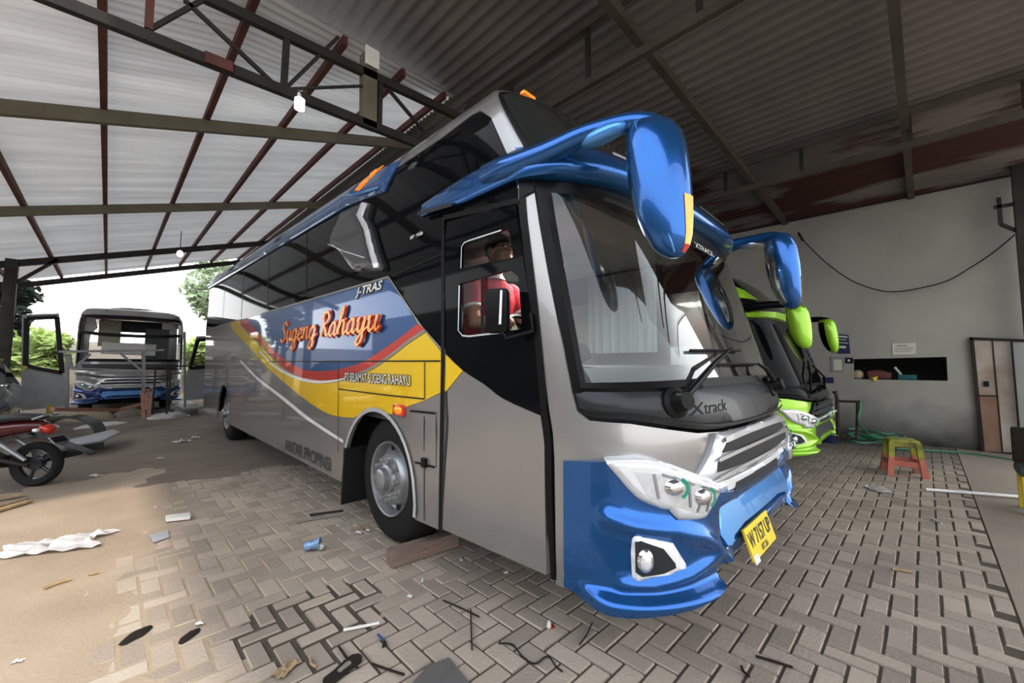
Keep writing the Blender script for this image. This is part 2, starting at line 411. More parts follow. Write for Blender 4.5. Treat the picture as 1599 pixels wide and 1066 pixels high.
def bus_front(sh, root, pal, name=''):
    """everything of the face below the brow; pal = materials for panel, bumper, grille, cowl"""
    P = pal
    # painted face between pillars and lamps
    top = [(.01, 2.40), (.185, 2.41), (.185, 1.9), (.205, 1.285), (.22, 1.20), (.28, 1.16), (.5, 1.15), (.93, 1.09), (1.3, 1.07), (2, 1.06)]
    bot = [(.045, .37), (.105, .37), (.105, .955), (.33, .975), (.7, .9), (1.0, .78), (2, .72)]
    ppatch(sh, 'front_panel', P['panel'], root, sym(top, bot), off=.0, thick=.03, step=.06)
    # seal, cowl
    ppatch(sh, 'windscreen_seal', M['black'], root, SEALO, off=.012, thick=.03, holes=[GLASSO], step=.06, h=.012, w=.03)
    c = ppatch(sh, 'cowl_panel', P['cowl'], root, COWLO, off=.012, thick=.03, step=.05, h=.02, w=.04)
    ribbon(sh, crv([(.24, 1.215), (.33, 1.192), (.52, 1.182), (.93, 1.125), (1.3, 1.104), (2, 1.096), (2.7, 1.104), (3.07, 1.125), (3.48, 1.182), (3.67, 1.192), (3.76, 1.215)], 4), .012, .045).build('cowl_trim', M['black'], c, fix=False)
    # bumper
    sst = lambda x: (lambda q: q*q*(3-2*q))(max(0., min(1., x)))
    RID = [(.36, .74), (.48, .712), (.68, .685), (.84, .635), (.97, .565), (1.06, .50), (1.2, .44)]
    SHF = [(.40, .468), (.56, .462), (.76, .482), (.98, .53)]
    def bump(s, z):
        t = min(s, 4-s); o = .032*sst((t-.10)/.32)
        d = min(segd((t, z), a, b) for a, b in zip(RID, RID[1:])); o += .030*math.exp(-(d/.040)**2)*sst((1.22-t)/.1)
        d = min(segd((t, z), a, b) for a, b in zip(SHF, SHF[1:])); o += .022*math.exp(-(d/.026)**2)*sst((t-.32)/.12)*sst((1.02-t)/.08)
        o += .062*sst((.447-z)/.035)*sst((t-.16)/.2)*sst((1.0-t)/.045)
        o += .012*math.exp(-((z-.40)/.03)**2)*sst((t-.2)/.2)*sst((1.0-t)/.045)
        k = sst((t-1.03)/.10); o += k*(-.05*sst((.745-z)/.05)*sst((z-.535)/.03)+.012)
        return o
    bt = [(.105, .965), (.34, .985), (.41, .93), (.52, .835), (.66, .78), (.84, .74), (.99, .82), (1.05, .80), (1.4, .765), (2, .755)]
    bb = [(.105, .385), (.20, .372), (.29, .365), (.47, .365), (.70, .385), (.975, .425), (.985, .47), (1.1, .475), (2, .50)]
    bp = ppatch(sh, 'bumper', P['bumper'], root, sym(bt, bb), off=.012, thick=.06, step=.011, sx=.016, fn=bump, ang=80)
    # raised brow of the bumper sweeping under the lamp
    for mm in (0, 1):
        f = mir if mm else (lambda p: p)
        # head lamp
        hl = ppatch(sh, 'headlight', M['lampwhite'], root, f(HEADO), off=.058, thick=.07, step=.02, sx=.02, h=.020, w=.025, ang=50)
        inner = [(.47, .958), (.60, .945), (.72, .905), (.86, .862), (.945, .832), (.90, .785), (.82, .752), (.76, .765), (.70, .79), (.62, .812), (.53, .852)]
        ppatch(sh, 'reflector', M['lampin'], hl, f(inner), off=.080, thick=.01, step=.02, sx=.02, ang=20)
        for pts_ in ([(.735, .905), (.74, .79)], [(.56, .945), (.58, .84)], [(.60, .942), (.72, .900), (.86, .857), (.94, .829)], [(.78, .765), (.80, .80)], [(.84, .758), (.86, .80)]): ribbon(sh, f(pts_), .012, .083).build('reflector_rib', M['rim'], hl, fix=False)
        for cs, cz, r in ((.655, .885, .036), (.815, .828, .036)):
            ring = [(cs+r*1.3*math.cos(a), cz+r*math.sin(a)) for a in [i*math.pi/8 for i in range(16)]]
            if mm: ring = mir(ring)
            ppatch(sh, 'lamp_lens', M['chrome'], hl, ring, off=.084, thick=.01, step=.012, sx=.012, h=.022, w=.03)
            arc = [(cs+(r*1.35)*math.cos(a), cz+r*1.15*math.sin(a)) for a in [-1.15+i*.26 for i in range(10)]]
            ribbon(sh, f(arc), .017, .107).build('lamp_ring', M['green'], hl, fix=False)
        ribbon(sh, f([(.35, .993), (.44, 1.0), (.53, 1.0), (.66, .970), (.85, .897), (.98, .842)]), .016, .080).build('light_guide', M['white'], hl, fix=False)
        # fog lamp
        fl = ppatch(sh, 'fog_lamp', M['white'], root, f(FOGO), off=.048, thick=.06, step=.018, sx=.018, h=.024, w=.02, ang=50)
        ppatch(sh, 'lamp_well', M['cowl'], fl, f([(.472, .655), (.50, .66), (.60, .625), (.655, .56), (.66, .54), (.60, .522), (.50, .512), (.472, .53)]), off=.076, thick=.008, step=.02, sx=.02)
        cir = [(.515+.038*math.cos(a), .578+.05*math.sin(a)) for a in [i*math.pi/8 for i in range(16)]]
        ppatch(sh, 'lamp_bezel', M['chrome'], fl, f(cir), off=.080, thick=.01, step=.012, sx=.012, h=.016, w=.03)
        cir = [(.512+.024*math.cos(a), .578+.033*math.sin(a)) for a in [i*math.pi/8 for i in range(16)]]
        ppatch(sh, 'lamp_lens', M['lampwhite'], fl, f(cir), off=.094, thick=.01, step=.01, sx=.01, h=.01, w=.02)
    # hollow under the grille, reflected sky put into its lighter blue
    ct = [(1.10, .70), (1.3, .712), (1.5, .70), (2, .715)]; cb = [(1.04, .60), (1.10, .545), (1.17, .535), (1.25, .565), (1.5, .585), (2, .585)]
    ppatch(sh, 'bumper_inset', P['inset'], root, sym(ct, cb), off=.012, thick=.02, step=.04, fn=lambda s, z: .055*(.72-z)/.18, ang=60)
    # grille
    gt = [(1.125, 1.075), (1.3, 1.070), (2, 1.062)]; gb = crv([(.872, .902), (.93, .862), (1.02, .842), (1.3, .835), (2, .83)], 3)
    gr = ppatch(sh, 'grille', P['grille'], root, sym(gt, gb), off=.02, thick=.04, step=.035, sx=.035, h=.03, w=.05, ang=60)
    for zt, zb, s0, s1 in ((1.035, .985, 1.20, 1.10), (.955, .898, 1.02, 1.00)):
        ppatch(sh, 'grille_slot', M['mesh'], gr, sym(crv([(s0, zt-.004), (1.5, zt+.006), (2, zt+.008)], 3), crv([(s1, zb+.006), (1.15, zb), (1.5, zb-.008), (2, zb-.010)], 3)), off=.052, thick=.008, step=.03, h=-.0, w=.02)
    for z_ in (1.052, .972, .882):
        ribbon(sh, crv([(1.13 if z_ > 1 else 1.0, z_-.008), (1.5, z_), (2, z_+.002), (2.5, z_), (2.87 if z_ > 1 else 3.0, z_-.008)], 4), .02, .064).build('grille_bar', P['grille'], gr, fix=False)
    ch = ppatch(sh, 'chrome_strip', M['white'], root, sym([(.995, .842), (1.3, .826), (2, .82)], [(.985, .80), (1.25, .770), (1.43, .745), (2, .74)]), off=.022, thick=.03, step=.03, h=.018, w=.02)
    ppatch(sh, 'strip_mesh', M['mesh'], ch, sym([(1.40, .803), (2, .80)], [(1.36, .768), (1.44, .757), (2, .753)]), off=.042, thick=.006, step=.04)

def wheel(root, X, Y, R=.5, out=-1, full=True, m='rim'):
    ax = (out, 0, 0); c = (X, Y, R)
    w = MB().lathe([(.29*R/.5, -.03), (.31*R/.5, -.005), (.40*R/.5, .0), (.46*R/.5, -.015), (.492*R/.5, -.05), (R, -.10), (R, -.24), (.47*R/.5, -.29), (.30*R/.5, -.28), (.29*R/.5, -.03)], c, ax, 48).build('wheel', M['tyre'], root)
    k = R/.5
    MB().lathe([(.30*k, -.012), (.292*k, .006), (.28*k, .0), (.268*k, -.03), (.255*k, -.075), (.235*k, -.085), (.215*k, -.06), (.205*k, -.02), (.19*k, -.005), (.12*k, .0), (.112*k, .022), (.09*k, .032), (.085*k, .075), (.06*k, .09), (.0005, .092)], c, ax, 48).build('rim', M[m], w)
    if full:
        for i in range(10):
            a = i*math.pi/5; p = V(c)+V((out*.0, math.cos(a)*.155*k, math.sin(a)*.155*k))
            MB().tube([p, p+V((out*.045, 0, 0))], [.019*k, .015*k], 8).build('wheel_nut', M['bolt'], w)
        for i in range(6):
            a = i*math.pi/3+.3; p = V(c)+V((out*-.066, math.cos(a)*.238*k, math.sin(a)*.238*k))
            MB().ball(p, (.008, .03*k, .03*k), 10, 6).build('vent_hole', M['tyre'], w)
    return w

def mirror_arm(root, flip, P, XCc=2.82, dv=(0, 0, 0), zs=1.):
    """horn mirror: arm, head, amber lamp, glass; built on the near side, flip mirrors it about the coach centre"""
    def F(p):
        p = V(p); p.z *= zs
        if flip: p.x = 2*XCc-p.x
        return p+V(dv)
    arm = MB()
    ctl = [(766, 276, 1.60, 22), (790, 265, 1.575, 22), (815, 254.5, 1.57, 20), (860, 236, 1.575, 18.5), (906, 214, 1.59, 17), (940, 202, 1.61, 16), (981, 192, 1.64, 16), (1012, 192, 1.665, 16), (1040, 205, 1.69, 15), (1056, 228, 1.71, 12)]
    P3 = [pX(x, y, X) for x, y, X, r in ctl]; rr = [r*(p.x+p.y)/1.414/FOC for p, (x, y, X, r) in zip(P3, ctl)]
    path = crv([tuple(p) for p in P3], 4); rad = [v.x for v in crv([(r, 0) for r in rr], 4)]
    arm.tube([F(p) for p in path], rad, 14, True, 1.0)
    a = arm.build('mirror_arm', P['arm'], root, 60)
    return a, F

def mirror_head(a, F, P, rows, plane, lat, dep, amber=None):
    """rows: (yl, xl, yr, xr) pixel edge pairs measured off the photograph on the plane X = plane, near side"""
    rings = []
    for (xl, xr, y) in rows:
        p, q = pX(xl, y, plane), pX(xr, y, plane)
        c = (p+q)/2; r = (q-p).length/2*.92
        d = V((1, -1, 0)).normalized()*r*lat; e = V((1, 1, 0)).normalized()*r*dep
        n = 22; rg = []
        for k in range(n):
            t = 2*math.pi*k/n; cx, sx_ = math.cos(t), math.sin(t)
            cx = math.copysign(abs(cx)**.92, cx); sx_ = math.copysign(abs(sx_)**.92, sx_)
            rg.append(c+d*cx+e*sx_)
        rings.append(rg)
    return rings

def finish_head(a, rings, F, P, base):
    rg = [[F(p-base) for p in r] for r in rings]
    mb = MB().loft(rg)
    hd = mb.build('mirror_head', P['head'], a, 60)
    return mb, hd

# ================================================================== MAIN COACH
bus = thing('coach', 'large silver, blue and yellow coach with red script lettering, nearest the camera', 'bus', (2.82, 6.2, 0))
PAL = dict(panel=M['silver'], bumper=M['blue'], grille=M['silver2'], cowl=M['cowl'], inset=mat('sky_lit_blue', (.12, .40, .80), .3, .4, 1., .08, 3.), arm=M['blue'], head=M['blue'])  # inset blue is lightened to stand for sky reflected in the bumper
bus_front(main, bus, PAL)

# --- near side
YR = 11.45
def arch(c, r, zc, z0, n=18):
    a0 = math.asin((zc-z0)/r); return [(c-r*math.cos(a), zc+r*math.sin(a)) for a in [-a0+(math.pi+2*a0)*i/n for i in range(n+1)]]
FA = (-1.82, .605, .45); RA = (-(9.22-1.32), .60, .45)
belt = Fp([(607, 432)])[0]
diag = Fp([(688.5, 543), (660, 511), (638, 479)])
Lo = main.px([(690, 829)])[0]; Up = main.px([(694, 548)])[0]
ztail = 2.20
side = [(-10.1, .38)]+arch(RA[0], RA[1], RA[2], .36)+arch(FA[0], FA[1], FA[2], .34)+[(Lo[0]-.02, .352), (Up[0]-.02, 1.50)]+diag+[belt, (-10.1, ztail)]
sp = ppatch(main, 'side_panel', M['silver'], bus, side, off=0, thick=.03, step=.12, sx=.16)
# livery (px outlines lie on the flat side)
r_up = [(652, 505.5), (629, 524), (598, 546), (567, 565), (539, 574), (511, 579), (480, 578), (458, 569), (435, 553), (418, 535), (404, 519), (389, 503)]
r_lo = [(664, 513.5), (638, 531), (610, 553), (581, 572), (548, 586), (519.5, 593), (491, 594), (469, 588.6), (446, 576), (430, 562), (412, 543), (393, 524), (377, 507)]
def under(pts): return [(x, y) for x, y in pts]
zb = lambda s: belt[1]+(ztail-belt[1])*(s-belt[0])/(-10.1-belt[0])-.012
def bl(x, y):
    q = Fp([(x, y)])[0]; return (q[0], min(q[1], zb(q[0])))
RU = [bl(*p) for p in r_up]; RL = [bl(*p) for p in r_lo]
RUc = crv(RU, 4); RLc = crv(RL, 4)
ext = lambda p: (p[0]-.35, zb(p[0]-.35))
bluep = RUc+[(RU[-1][0]-.12, zb(RU[-1][0]-.12)), (belt[0]-.012, zb(belt[0]))]+[(a-.01, b) for a, b in Fp([(638, 479)])]
ppatch(main, 'blue_livery_panel', M['sideblue'], sp, bluep, off=.004, thick=.003, step=.1, sx=.14)
redp = RUc+[(RU[-1][0]-.12, zb(RU[-1][0]-.12)), (RL[-1][0]-.12, zb(RL[-1][0]-.12))]+list(reversed(RLc))
ppatch(main, 'red_livery_band', M['red'], sp, redp, off=.005, thick=.003, step=.06, sx=.12)
y_lo = Fp([(663, 625), (635, 635), (610, 647)])+[(FA[0]+.61*math.cos(a), FA[2]+.61*math.sin(a)) for a in (1.35, 1.57, 1.8)]+crv(Fp([(553, 652), (533.6, 650.5), (511, 645), (483, 628), (457.6, 608), (435, 589), (412.6, 569), (393, 546), (376, 528), (362, 513)]), 3)
yel = [(Up[0]-.022, 1.49), (Up[0]-.022, Fp([(690, 608)])[0][1])]+y_lo+[(y_lo[-1][0]-.2, zb(y_lo[-1][0]-.2)), (RL[-1][0]-.12, zb(RL[-1][0]-.12))]+list(reversed(RLc))+[(p[0]-.012, p[1]) for p in [diag[1]]]
ppatch(main, 'yellow_livery_band', M['yellow'], sp, yel, off=.003, thick=.003, step=.1, sx=.14)
ribbon(main, [(a, b-.012) for a, b in RLc], .026, .007).build('grey_pinstripe', M['greyline'], sp, fix=False)
wl = crv(Fp([(542, 589.5), (525, 593.5), (497, 595.5), (469, 590.5), (446, 581), (430, 571), (421, 563), (406, 547)]), 4)
ribbon(main, [(a, b-.004) for a, b in wl], [.006+.03*min(1, i/10) for i in range(len(wl))], .009).build('white_pinstripe', M['white'], sp, fix=False)
wl = crv(Fp([(537, 689), (503, 667.5), (475, 648), (447, 625), (414.5, 600), (398, 586), (376, 563)]), 4)
ribbon(main, wl, [.03+.02*min(1, i/10) for i in range(len(wl))], .006).build('lower_white_stripe', M['white'], sp, fix=False)
# seams between hatches
sm = MB()
for pts in ([(689, 563.3), (421, 564.3)], [(529.4, 565), (529.2, 705)], [(444.5, 580), (443, 713)], [(664.5, 564), (664.5, 622)], [(529, 607), (600, 616), (664, 622.5)], [(664, 650), (664, 812)], [(400, 566), (400, 690)]):
    ribbon(main, Fp(pts), .008, .0095, sm)
sm.build('hatch_seam', M['black'], sp, fix=False)
fd = Fp([(642, 641), (681.5, 645), (681, 729), (650, 721)])
fdp = ppatch(main, 'filler_flap', M['silver'], sp, fd, off=.006, thick=.004, step=.1)
ribbon(main, [fd[0], fd[1]], .012, .012).build('flap_edge', M['black'], fdp, fix=False); ribbon(main, [fd[2], fd[3]], .014, .012).build('flap_edge', M['black'], fdp, fix=False)
MB().box(main.P((fd[2][0]+fd[3][0])/2, fd[2][1]+.01, .015), (.02, .05, .06)).build('flap_latch', M['black'], fdp)
# arch lips
for A in (FA, RA):
    ribbon(main, [(A[0]-A[1]*math.cos(a), A[2]+A[1]*math.sin(a)) for a in [-.15+(math.pi+.3)*i/24 for i in range(25)]], .035, .012).build('wheel_arch_lip', M['silver2'], sp, fix=False)
mk = main.px([(625, 640)])[0]; mp_ = main.P(*mk, .0)
ml = MB().box(mp_+V((-.008, 0, 0)), (.025, .16, .085), bev=.01).build('side_marker_lamp', M['redlens'], bus)
MB().ball(mp_+V((-.02, .0, 0)), (.018, .06, .034), 12, 8).build('lamp_lens', M['amber'], ml)
# lettering
a, b = main.px([(440, 546), (598, 516)]); 
SCR = 'Sugeng Rahayu'
q0 = main.px([(441, 535)])[0]; q1 = main.px([(597, 512)])[0]; zbse = main.px([(520, 524)])[0][1]
for nm, m_, pen, o_, dx in (('script_shadow', M['dkred'], .50, .007, .0), ('script_lettering', M['orange'], .27, .021, -.012)):
    shtext(main, nm, m_, sp, script2d(SCR, pen), (q0[0]+dx, zbse+.0), (q1[0]+dx, zbse+.0), .125, o_)
for tx, pl, pr, hgt, m_, o_, sh_, bo in (('PT.SELAMAT SUGENG RAHAYU', (541, 595.5), (643, 600), .105, M['dtext'], .0105, .0, .05), ('PT.SELAMAT SUGENG RAHAYU', (541, 595.5), (643, 600), .105, M['ltext'], .012, .0, .012), ('ANTAR PROPINSI', (446, 702), (517, 736), .19, M['dtext'], .008, .0, .01), ('J-TRAS', (557, 461), (601, 453), .10, M['dtext'], .008, .4, .07), ('J-TRAS', (556, 460.4), (600, 452.4), .10, M['ltext'], .010, .4, .025)):
    A_, B_ = main.px([pl, pr]); zz = (A_[1]+B_[1])/2
    shtext(main, 'lettering', m_, sp, text2d(tx, sh_, bo), (A_[0], zz), (B_[0], zz), hgt, o_)

# --- black side glass from the belt to the roof
gtop = 3.04
sgl = [belt]+list(reversed(diag))+[(Up[0]-.015, 1.6), (main.px([(694, 345)])[0][0]-.02, 2.41), (.03, 2.33), (.005, 2.42), (-.03, 2.6)]+main.px([(790, 240)])+main.px([(765, 175)])+[(-.22, gtop+.04), (-.6, gtop+.05), (-10.1, gtop+.05), (-10.1, ztail)]
sg = ppatch(main, 'side_glass', M['gloss'], bus, sgl, off=-.002, thick=.03, step=.12, sx=.16)
bw = MB(); ribbon(main, [(belt[0], belt[1]), (-10.1, ztail)], .014, .004, bw); ribbon(main, [belt]+list(reversed(diag)), .014, .004, bw)
bw.build('belt_trim', M['greyline'], sp, fix=False)
for s_ in (-3.4, -5.0, -6.6, -8.2): ribbon(main, [(s_, 2.2), (s_, 3.0)], .02, .003).build('glass_joint', M['black'], sg, fix=False)
ribbon(main, main.px([(612, 431), (692, 396)]), .012, .003).build('glass_joint', M['black'], sg, fix=False)
lg = main.px([(641, 374), (661, 366)])
shtext(main, 'lettering', M['ltext'], sg, text2d('air ride', 0, .02), (lg[0][0], lg[0][1]), (lg[1][0], lg[1][1]), .05, .004)
# --- roof shell, far side, rear
rb = MB(); ss = [-10.1+.3*i for i in range(33)]+[-.4, -.2, -.1, -.05]+[.05*i for i in range(0, 41)]
zl = [3.08, 3.12, 3.15, 3.18, 3.20, 3.225, 3.25, 3.265, 3.28, 3.29, 3.30, 3.31]
rg = []
for s_ in ss:
    zz = zl if s_ < -.25 else zl
    L_ = [main.S(s_, z) for z in zz]; R_ = [main.S(4-s_, z) for z in zz]
    mid = [L_[-1].lerp(R_[-1], k/4) for k in (1, 2, 3)]
    rg.append(L_+mid+list(reversed(R_)))
rb.loft(rg, cap=False, closed=False)
ro = rb.build('roof', M['silver'], bus, 60)
upp = [(-.005, 2.45), (.10, 2.45), (.105, 2.62), (.10, 2.85), (.095, 3.05), (.12, 3.10)]
silv = [(.012, 2.40), (.16, 2.42), (.16, 3.10), (-1.6, 3.10), (-1.6, 3.055), (-.6, 3.05), (-.24, 3.075), (-.155, 3.06), (-.085, 2.95), (-.075, 2.66)]
ppatch(main, 'roof_pillar', M['silver'], bus, silv, off=.004, thick=.02, step=.05, sx=.05)
ppatch(main, 'roof_pillar', M['silver'], bus, mir(silv), off=.004, thick=.02, step=.05, sx=.05)
uso = sym([(.075, 3.085), (.12, 3.115), (.22, 3.125), (2, 3.125)], [(.125, 2.60), (2, 2.58)])
ppatch(main, 'upper_windscreen_seal', M['black'], bus, uso, off=.008, thick=.02, step=.06, h=.008, w=.03)
ug = ppatch(main, 'upper_windscreen', mat('upper_glass', (.03, .035, .035), .08, 0, .6, .15, 2.), bus, sym([(.16, 3.06), (.24, 3.085), (2, 3.085)], [(.20, 2.6), (2, 2.58)]), off=.018, thick=.006, step=.06)
lp = main.px([(829, 158)])[0]
for f in (lambda s: s, lambda s: 4-s):
    c_ = main.P(f(lp[0]), 3.16, .01); MB().box(c_, (.115, .04, .024), bev=.01).build('roof_marker_lamp', M['amber'], bus)
far = [(4.0, .38), (14.1, .38), (14.1, 2.15), (4.0, 2.15)]
ppatch(main, 'far_side_panel', M['silver'], bus, far, step=.3, sx=.5)
ppatch(main, 'far_side_glass', M['gloss'], bus, [(3.97, 2.15), (14.1, 2.15), (14.1, 3.09), (3.97, 3.09)], step=.2, sx=.5)
rp = MB(); y_ = main.S(-10.1, 1.5).y
rp.add([main.S(-10.1, z) for z in (.38, 1.5, 2.2)]+[main.S(14.1, z) for z in (2.2, 1.5, .38)], [(0, 1, 2, 3, 4, 5)])
rr = rp.build('rear_panel', M['silver'], bus)
MB().add([main.S(-10.1, z) for z in (2.2, 2.6, 3.0, 3.15, 3.25, 3.31)]+[main.S(14.1, z) for z in (3.31, 3.25, 3.15, 3.0, 2.6, 2.2)], [tuple(range(12))]).build('rear_window', M['gloss'], bus)
# --- roof strip with its amber lamp (near and far)
tipo = main.px([(592, 300)])[0]; tipu = main.px([(626, 256)])[0]
strip = [(-10.12, 2.99), (-2.2, 2.985), (-1.75, 2.93), (-1.47, 2.885), (-1.16, 3.10), (-1.3, 3.13), (-1.7, 3.165), (-2.0, 3.205), (-10.12, 3.235)]
for f, nm in ((lambda p: p, 'near'), (mir, 'far')):
    st = ppatch(main, 'roof_strip', M['sideblue'], bus, f(strip), off=.012, thick=.04, step=.03, sx=.10, h=.03, w=.06, ang=60)
    ppatch(main, 'strip_lamp', M['amber'], st, f([(-1.98, 3.07), (-1.86, 3.025), (-1.58, 3.09), (-1.42, 3.14), (-1.55, 3.145), (-1.80, 3.125)]), off=.044, thick=.012, step=.03, sx=.04, h=.012, w=.02)
    ribbon(main, f([(-2.35, 2.985), (-2.40, 3.18)]), .012, .048).build('strip_joint', M['chrome'], st, fix=False)
    ribbon(main, f([(-10.1, 3.10), (-2.2, 3.095), (-1.9, 3.0), (-1.5, 2.93)]), .022, .046).build('strip_crease', PAL['inset'], st, fix=False)
# --- decorative fin on the side glass
fin = main.px([(575.4, 317), (584, 320), (578.8, 342.7), (604.7, 418), (602.5, 423), (558.5, 424.5), (547, 411), (536, 394.5), (519, 382), (519, 373), (537, 332.6)])
fn_ = ppatch(main, 'side_fin', M['cowl'], bus, fin, off=.03, thick=.05, step=.05, h=.02, w=.03, ang=50)
fr_ = main.px([(573, 318), (582, 320.5), (574.5, 341), (599.5, 414), (598.5, 420), (592, 420), (563.5, 338)])
ppatch(main, 'fin_trim', M['silver2'], fn_, fr_, off=.05, thick=.03, step=.04, h=.015, w=.02)
fi2 = main.px([(570, 324), (561, 338), (588, 418), (561, 420), (550, 408), (539, 392), (523, 380), (523, 374), (540, 336)])
ppatch(main, 'fin_face', mat('grey_fin', (.12, .12, .125), .4, .3, .3, .08, 3.), fn_, fi2, off=.046, thick=.02, step=.04, h=.012, w=.02)
ribbon(main, main.px([(521, 384), (548, 395), (580, 405)]), .012, .062).build('fin_crease', M['silver2'], fn_, fix=False)

# --- driver's door
def dpx(l): return main.px(l)
dS = [(697.5, 552), (724, 578), (758, 600), (787, 622), (845, 648)]
dlow = [(a, b) for a, b in dpx(dS)]
door = ppatch(main, 'driver_door', M['silver'], bus, crv(dlow, 3)+[(-.022, .40), (Lo[0]+.012, .372)], off=.006, thick=.03, step=.07)
yt = dpx([(697.5, 553.5), (724.5, 578.5), (697.3, 612)])
ppatch(main, 'yellow_livery_band', M['yellow'], door, yt, off=.010, thick=.003, step=.06)
h1 = crv(dpx([(721.6, 419.5), (722.5, 386), (727, 379.5), (735, 376)]), 3)+dpx([(792, 358.5), (797, 364), (803, 402)])
h2 = dpx([(719, 443.5), (797, 421.5), (811, 432), (816, 500), (814, 514)])+crv(dpx([(735, 524.5), (725, 523.5), (718.5, 516)]), 3)
dtop = dpx([(699.5, 347), (807, 319)])
dg_ = ppatch(main, 'door_glass', M['gloss'], door, crv(dlow, 3)+[(.0, 1.6), (dtop[1][0], dtop[1][1]), dtop[0]], off=.008, thick=.02, holes=[h1, h2], step=.06)
ppatch(main, 'upper_pane', GL['pane'], door, h1, off=.0, thick=.0, step=.1)
ppatch(main, 'sliding_pane', GL['pane'], door, h2, off=-.004, thick=.0, step=.1)
pf = MB(); ribbon(main, dpx([(722, 419), (723, 386), (727, 379.5), (735, 376), (785, 360)]), .009, .012, pf)
ribbon(main, dpx([(719.5, 446), (717.8, 516), (724.5, 524), (735, 525), (786, 519)]), .011, .012, pf)
pf.build('pane_seal', M['silver2'], door, fix=False)
ribbon(main, dpx([(755.5, 433), (755.5, 522)]), .03, .010).build('pane_divider', M['black'], door, fix=False)
fr_ = dpx([(694, 341), (812, 314)])
df = MB(); ribbon(main, [(Lo[0]-.002, .36), (Up[0]-.002, 1.5), fr_[0]], .035, .014, df); ribbon(main, [fr_[0], fr_[1]], .035, .014, df)
df.build('door_frame', M['black'], door, fix=False)
dpx = main.px
ppatch(main, 'door_gap', M['black'], bus, dpx([(811.5, 316), (829, 480), (845.5, 645), (854, 770), (860.5, 901), (868, 905), (863, 770), (855, 640), (840, 480), (820, 297)]), off=.008, thick=.02, step=.08)
# small door mirror
dm0 = main.P(*dpx([(798, 488)])[0], .10)
dm = MB().box(dm0, (.07, .13, .24), Matrix.Rotation(.5, 3, 'Z'), bev=.025).build('door_mirror', M['black'], bus, 50)
MB().tube([dm0+V((0, -.03, -.10)), dm0+V((.01, -.06, -.15)), main.P(*dpx([(836, 517)])[0], .02), main.P(*dpx([(832, 490)])[0], .02)], .012, 8).build('mirror_bracket', M['black'], dm)
MB().tube([dm0+V((-.03, -.06, .10)), dm0+V((-.04, -.062, -.08))], .008, 6).build('mirror_rim', M['silver2'], dm)
# mud flap
MB().box((1.68, 3.72, .42), (.26, .03, .50), Matrix.Rotation(.06, 3, 'X')).build('mud_flap', M['under'], bus)
# wheels
for X, Y, o_ in ((1.66, 3.10, -1), (1.64, 9.22, -1), (3.98, 3.10, 1), (4.0, 9.22, 1)): wheel(bus, X, Y, .5, o_, X < 3)
# underbody
ub = MB(); ub.box((2.82, 6.6, .62), (2.0, 10.4, .5)); ub.box((2.82, 1.6, .75), (2.2, .9, .5))
for yy in (3.1, 9.22): ub.tube([(1.9, yy, .5), (3.8, yy, .5)], .1, 10)
ub.build('chassis', M['under'], bus)

# --- brow over the windscreen
ss = [-.995+.06*i for i in range(17)]+[.05*i for i in range(1, 80)]+[3.98+.06*i for i in range(1, 18)]
rg = []
for s_ in ss:
    t = min(s_, 4-s_)
    e = max(0, min(1, (t+.995)/.55)); g = max(0, min(1, (t+.1)/.6)); g = g*g*(3-2*g)
    p = .045*math.sqrt(max(.02, e))+.085*g
    zl_ = 2.505+(2.445-2.505)*e; zl_ += (2.385-zl_)*g; zu = 2.600+.035*e; zu += (2.585-zu)*g
    d_ = zu-zl_
    prof = [(0, zl_+.01), (p*.75, zl_), (p*.97, zl_+.12*d_), (p, zl_+.35*d_), (p*.96, zl_+.6*d_), (p*.8, zl_+.85*d_), (p*.45, zu), (-.01, zu+.02)]
    rg.append([main.P(s_, z, o) for o, z in prof])
br = MB().loft(rg, cap=False, closed=False)
for r_ in (rg[0], rg[-1]): br.add(r_, [tuple(range(len(r_)))])
brow = br.build('brow', M['blue'], bus, 50)
ppatch(main, 'brow_shelf', M['blue'], bus, sym([(.0, 2.66), (.13, 2.64), (2, 2.63)], [(.0, 2.42), (.2, 2.42), (2, 2.38)]), off=.006, thick=.02, step=.08)
ppatch(main, 'brow_liner', M['black'], bus, sym([(.03, 2.46), (2, 2.42)], [(.03, 2.33), (.19, 2.36), (2, 2.30)]), off=.01, thick=.02, step=.06)
for f in (lambda p: p, mir):
    ribbon(main, f([(-.97, 2.505), (-.55, 2.457)]), .028, .05).build('brow_trim', M['cowl'], brow, fix=False)
    ribbon(main, f(crv([(.75, 2.52), (1.0, 2.505), (1.4, 2.50), (1.8, 2.50)], 3)), .022, .132).build('brow_groove', M['silver2'], brow, fix=False)
